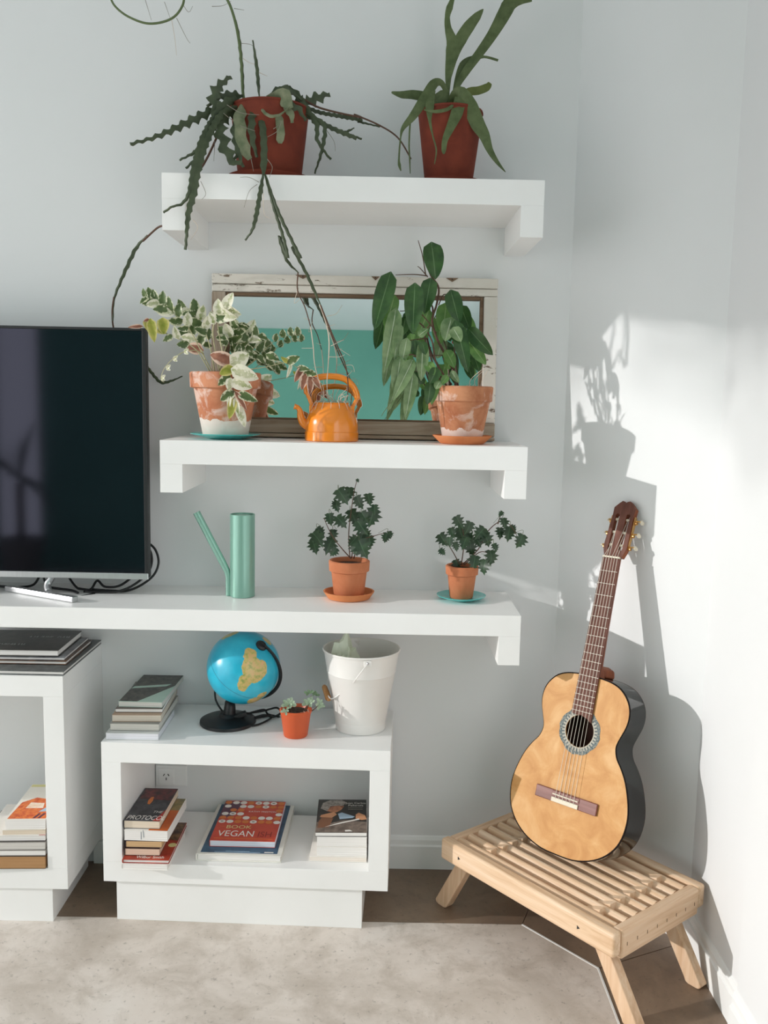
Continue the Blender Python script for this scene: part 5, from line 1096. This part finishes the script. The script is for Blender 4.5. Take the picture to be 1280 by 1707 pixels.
# rosette: patterned ring with a scalloped rim
def mat_rosette():
    m = Mat('rosette_inlay'); v = m.coord(); s = m.sep(v); a = m.math('ARCTAN2', m.math('SUBTRACT', s[1], .337), s[0])
    st = m.math('SINE', m.math('MULTIPLY', a, 36.0)); nz = m.noise(v, 260, 4, .7)
    r = m.math('SQRT', m.math('ADD', m.math('POWER', s[0], 2.0), m.math('POWER', m.math('SUBTRACT', s[1], .337), 2.0)))
    c = m.ramp(nz, [(.40, '47545a'), (.52, '737f80'), (.62, 'a39b88')])
    tl = m.mix(m.math('GREATER_THAN', st, .2), 'b0aca0', '5f6668')
    c = m.mix(m.math('LESS_THAN', r, .0545), c, tl); c = m.mix(m.math('LESS_THAN', r, .0468), c, 'b9b3a5')
    m.col(c).set(.65, spec=.2); return m.m
ro = [((.0610 + .0035 * abs(math.sin(a * 4)) + .0035 * max(0, math.cos(a * 4 + .3)) ** 8) * math.cos(a), .337 + (.0610 + .0035 * abs(math.sin(a * 4)) + .0035 * max(0, math.cos(a * 4 + .3)) ** 8) * math.sin(a)) for a in [2 * PI * i / 96 for i in range(96)]]
obj('rosette', G().prism(ro, .0001, .0005, holes=[disc(0, .337, .0438, 48)]), mat_rosette(), gt, **L)
# neck, fingerboard, frets, headstock
FB0, FB1 = .3740, .823
def fw(y): return .0325 + (.0268 - .0325) * (y - FB0) / (FB1 - FB0)
arc = [(.0262 + .0048 * 1 - .0, FB0 + .004)]
fbp = [(-fw(FB0), FB0 + .008), (-.018, FB0 + .0045), (0, FB0 + .0065), (.018, FB0 + .0005), (fw(FB0), FB0 - .008), (fw(FB1), FB1), (-fw(FB1), FB1)]
obj('fingerboard', G().prism(fbp, .0012, .0068), M_ROSEWOOD, gt, bevel=.0008, **L)
nk = [(-1, 0), (-.85, -.6), (-.5, -.93), (0, -1), (.5, -.93), (.85, -.6), (1, 0)]
vs = []; ys = (.492, .52, .60, .70, .825)
for y, dp in zip(ys, (.060, .026, .021, .0195, .0185)): vs += [(fw(y) * a, y, .0012 + dp * b) for a, b in nk]
n = len(nk); fs = [(i * n + k, i * n + k + 1, (i + 1) * n + k + 1, (i + 1) * n + k) for i in range(len(ys) - 1) for k in range(n - 1)] + [(i * n + n - 1, i * n, (i + 1) * n, (i + 1) * n + n - 1) for i in range(len(ys) - 1)] + [tuple(range(n))]
obj('neck', G().add(vs, fs), M_MAHOG, gt, smooth=.7, **L)
obj('heel', G().prism([(-.026, .4925), (.026, .4925), (.022, .515), (0, .524), (-.022, .515)], -BDp * .98, -.02), M_MAHOG, gt, bevel=.006, seg=3, **L)
SC = .823 - .1545; 
for k in range(1, 19):
    y = .823 - SC * (1 - 2 ** (-k / 12))
    if y < FB0 + .010: break
    obj('fret', G().box(-fw(y) + .0004, fw(y) - .0004, y - .0007, y + .0007, .0066, .0078), M_FRET, gt, **L)
obj('nut', G().box(-.0262, .0262, .8235, .8285, .0015, .0098), M_BONE, gt, bevel=.0008, **L)
# headstock tilts back
HT = Matrix.Translation((0, .8285, .0005)) @ Matrix.Rotation(math.radians(-7), 4, 'X')
hs = [(-.027, 0), (.027, 0), (.035, .022), (.0365, .030), (.0325, .125), (.0335, .145), (.022, .157), (.012, .166), (.004, .164), (0, .160), (-.004, .164), (-.012, .166), (-.022, .157), (-.0335, .145), (-.0325, .125), (-.0365, .030), (-.035, .022)]
def slot(sx): return [(sx * .0165 + a * .0065, b) for a, b in ((-1, .020), (1, .020), (1, .122), (.5, .127), (-.5, .127), (-1, .122))]
obj('headstock', G().prism(hs, -.018, -.002, HT, holes=[slot(-1), slot(1)]), M_MAHOG, gt, **L)
obj('headstock_veneer', G().prism(hs, -.002, 0, HT, holes=[slot(-1), slot(1)]), M_ROSEWOOD, gt, **L)
ROLL = {}
for sx in (-1, 1):
    obj('tuner_plate', G().box(sx * .0362 - .0008, sx * .0362 + .0008, .028, .122, -.016, -.004, HT), M_GOLD, gt, **L)
    for k in range(3):
        y = .036 + .038 * k
        obj('string_roller', G().tube([HT @ Vector((sx * .0100, y, -.009)), HT @ Vector((sx * .0232, y, -.009))], .0042, 12), M_BONE, gt, smooth=.7, **L)
        ROLL[(sx, k)] = HT @ Vector((sx * .0165, y, -.0048))
        kx = sx * .037
        kb = obj('tuning_key', G().tube([HT @ Vector((kx, y, -.010)), HT @ Vector((kx + sx * .010, y, -.012)), HT @ Vector((kx + sx * .013, y, -.016))], .0022, 8), M_GOLD, gt, smooth=.8, **L)
        bt = obj('key_button', G().tube([HT @ Vector((kx + sx * .012, y - .000, -.014)), HT @ Vector((kx + sx * .014, y, -.020)), HT @ Vector((kx + sx * .015, y, -.030))], [.004, .0075, .0045], 10, flat=.5), M_BONE, kb, smooth=.8, **L)
        obj('gear', G().lathe([(0, .003), (.005, .003), (.005, -.003), (0, -.003)], n=12, M=HT @ Matrix.Translation((kx + sx * .003, y - .006, -.012)) @ Matrix.Rotation(PI / 2, 4, 'Y')), M_GOLD, gt, **L)
# bridge and strings
SY = .1545
obj('bridge', G().box(-.097, .097, SY - .021, SY + .011, .0002, .0068), M_BRIDGE, gt, bevel=.0018, **L)
obj('tie_block', G().box(-.042, .042, SY - .020, SY - .008, .0068, .0102), M_BONE, gt, bevel=.0008, **L)
obj('bridge_block', G().box(-.043, .043, SY - .006, SY + .009, .0058, .0085), M_BRIDGE, gt, bevel=.001, **L)
obj('saddle', G().box(-.040, .040, SY - .001, SY + .0018, .0080, .0112), M_BONE, gt, **L)
for k in range(6):
    u = (k - 2.5) / 2.5; xb, xn = .029 * u, .0215 * u; sx = -1 if k < 3 else 1; rk = {0: 0, 1: 1, 2: 2, 3: 2, 4: 1, 5: 0}[k]
    pts = [(xb, SY - .012, .0100), (xb, SY, .0116), (xn, .8262, .0104), tuple(ROLL[(sx, rk)])]
    obj('guitar_string', G().tube(pts, .00055 if k > 2 else .00065, 6), M_NYLON, gt, **L)
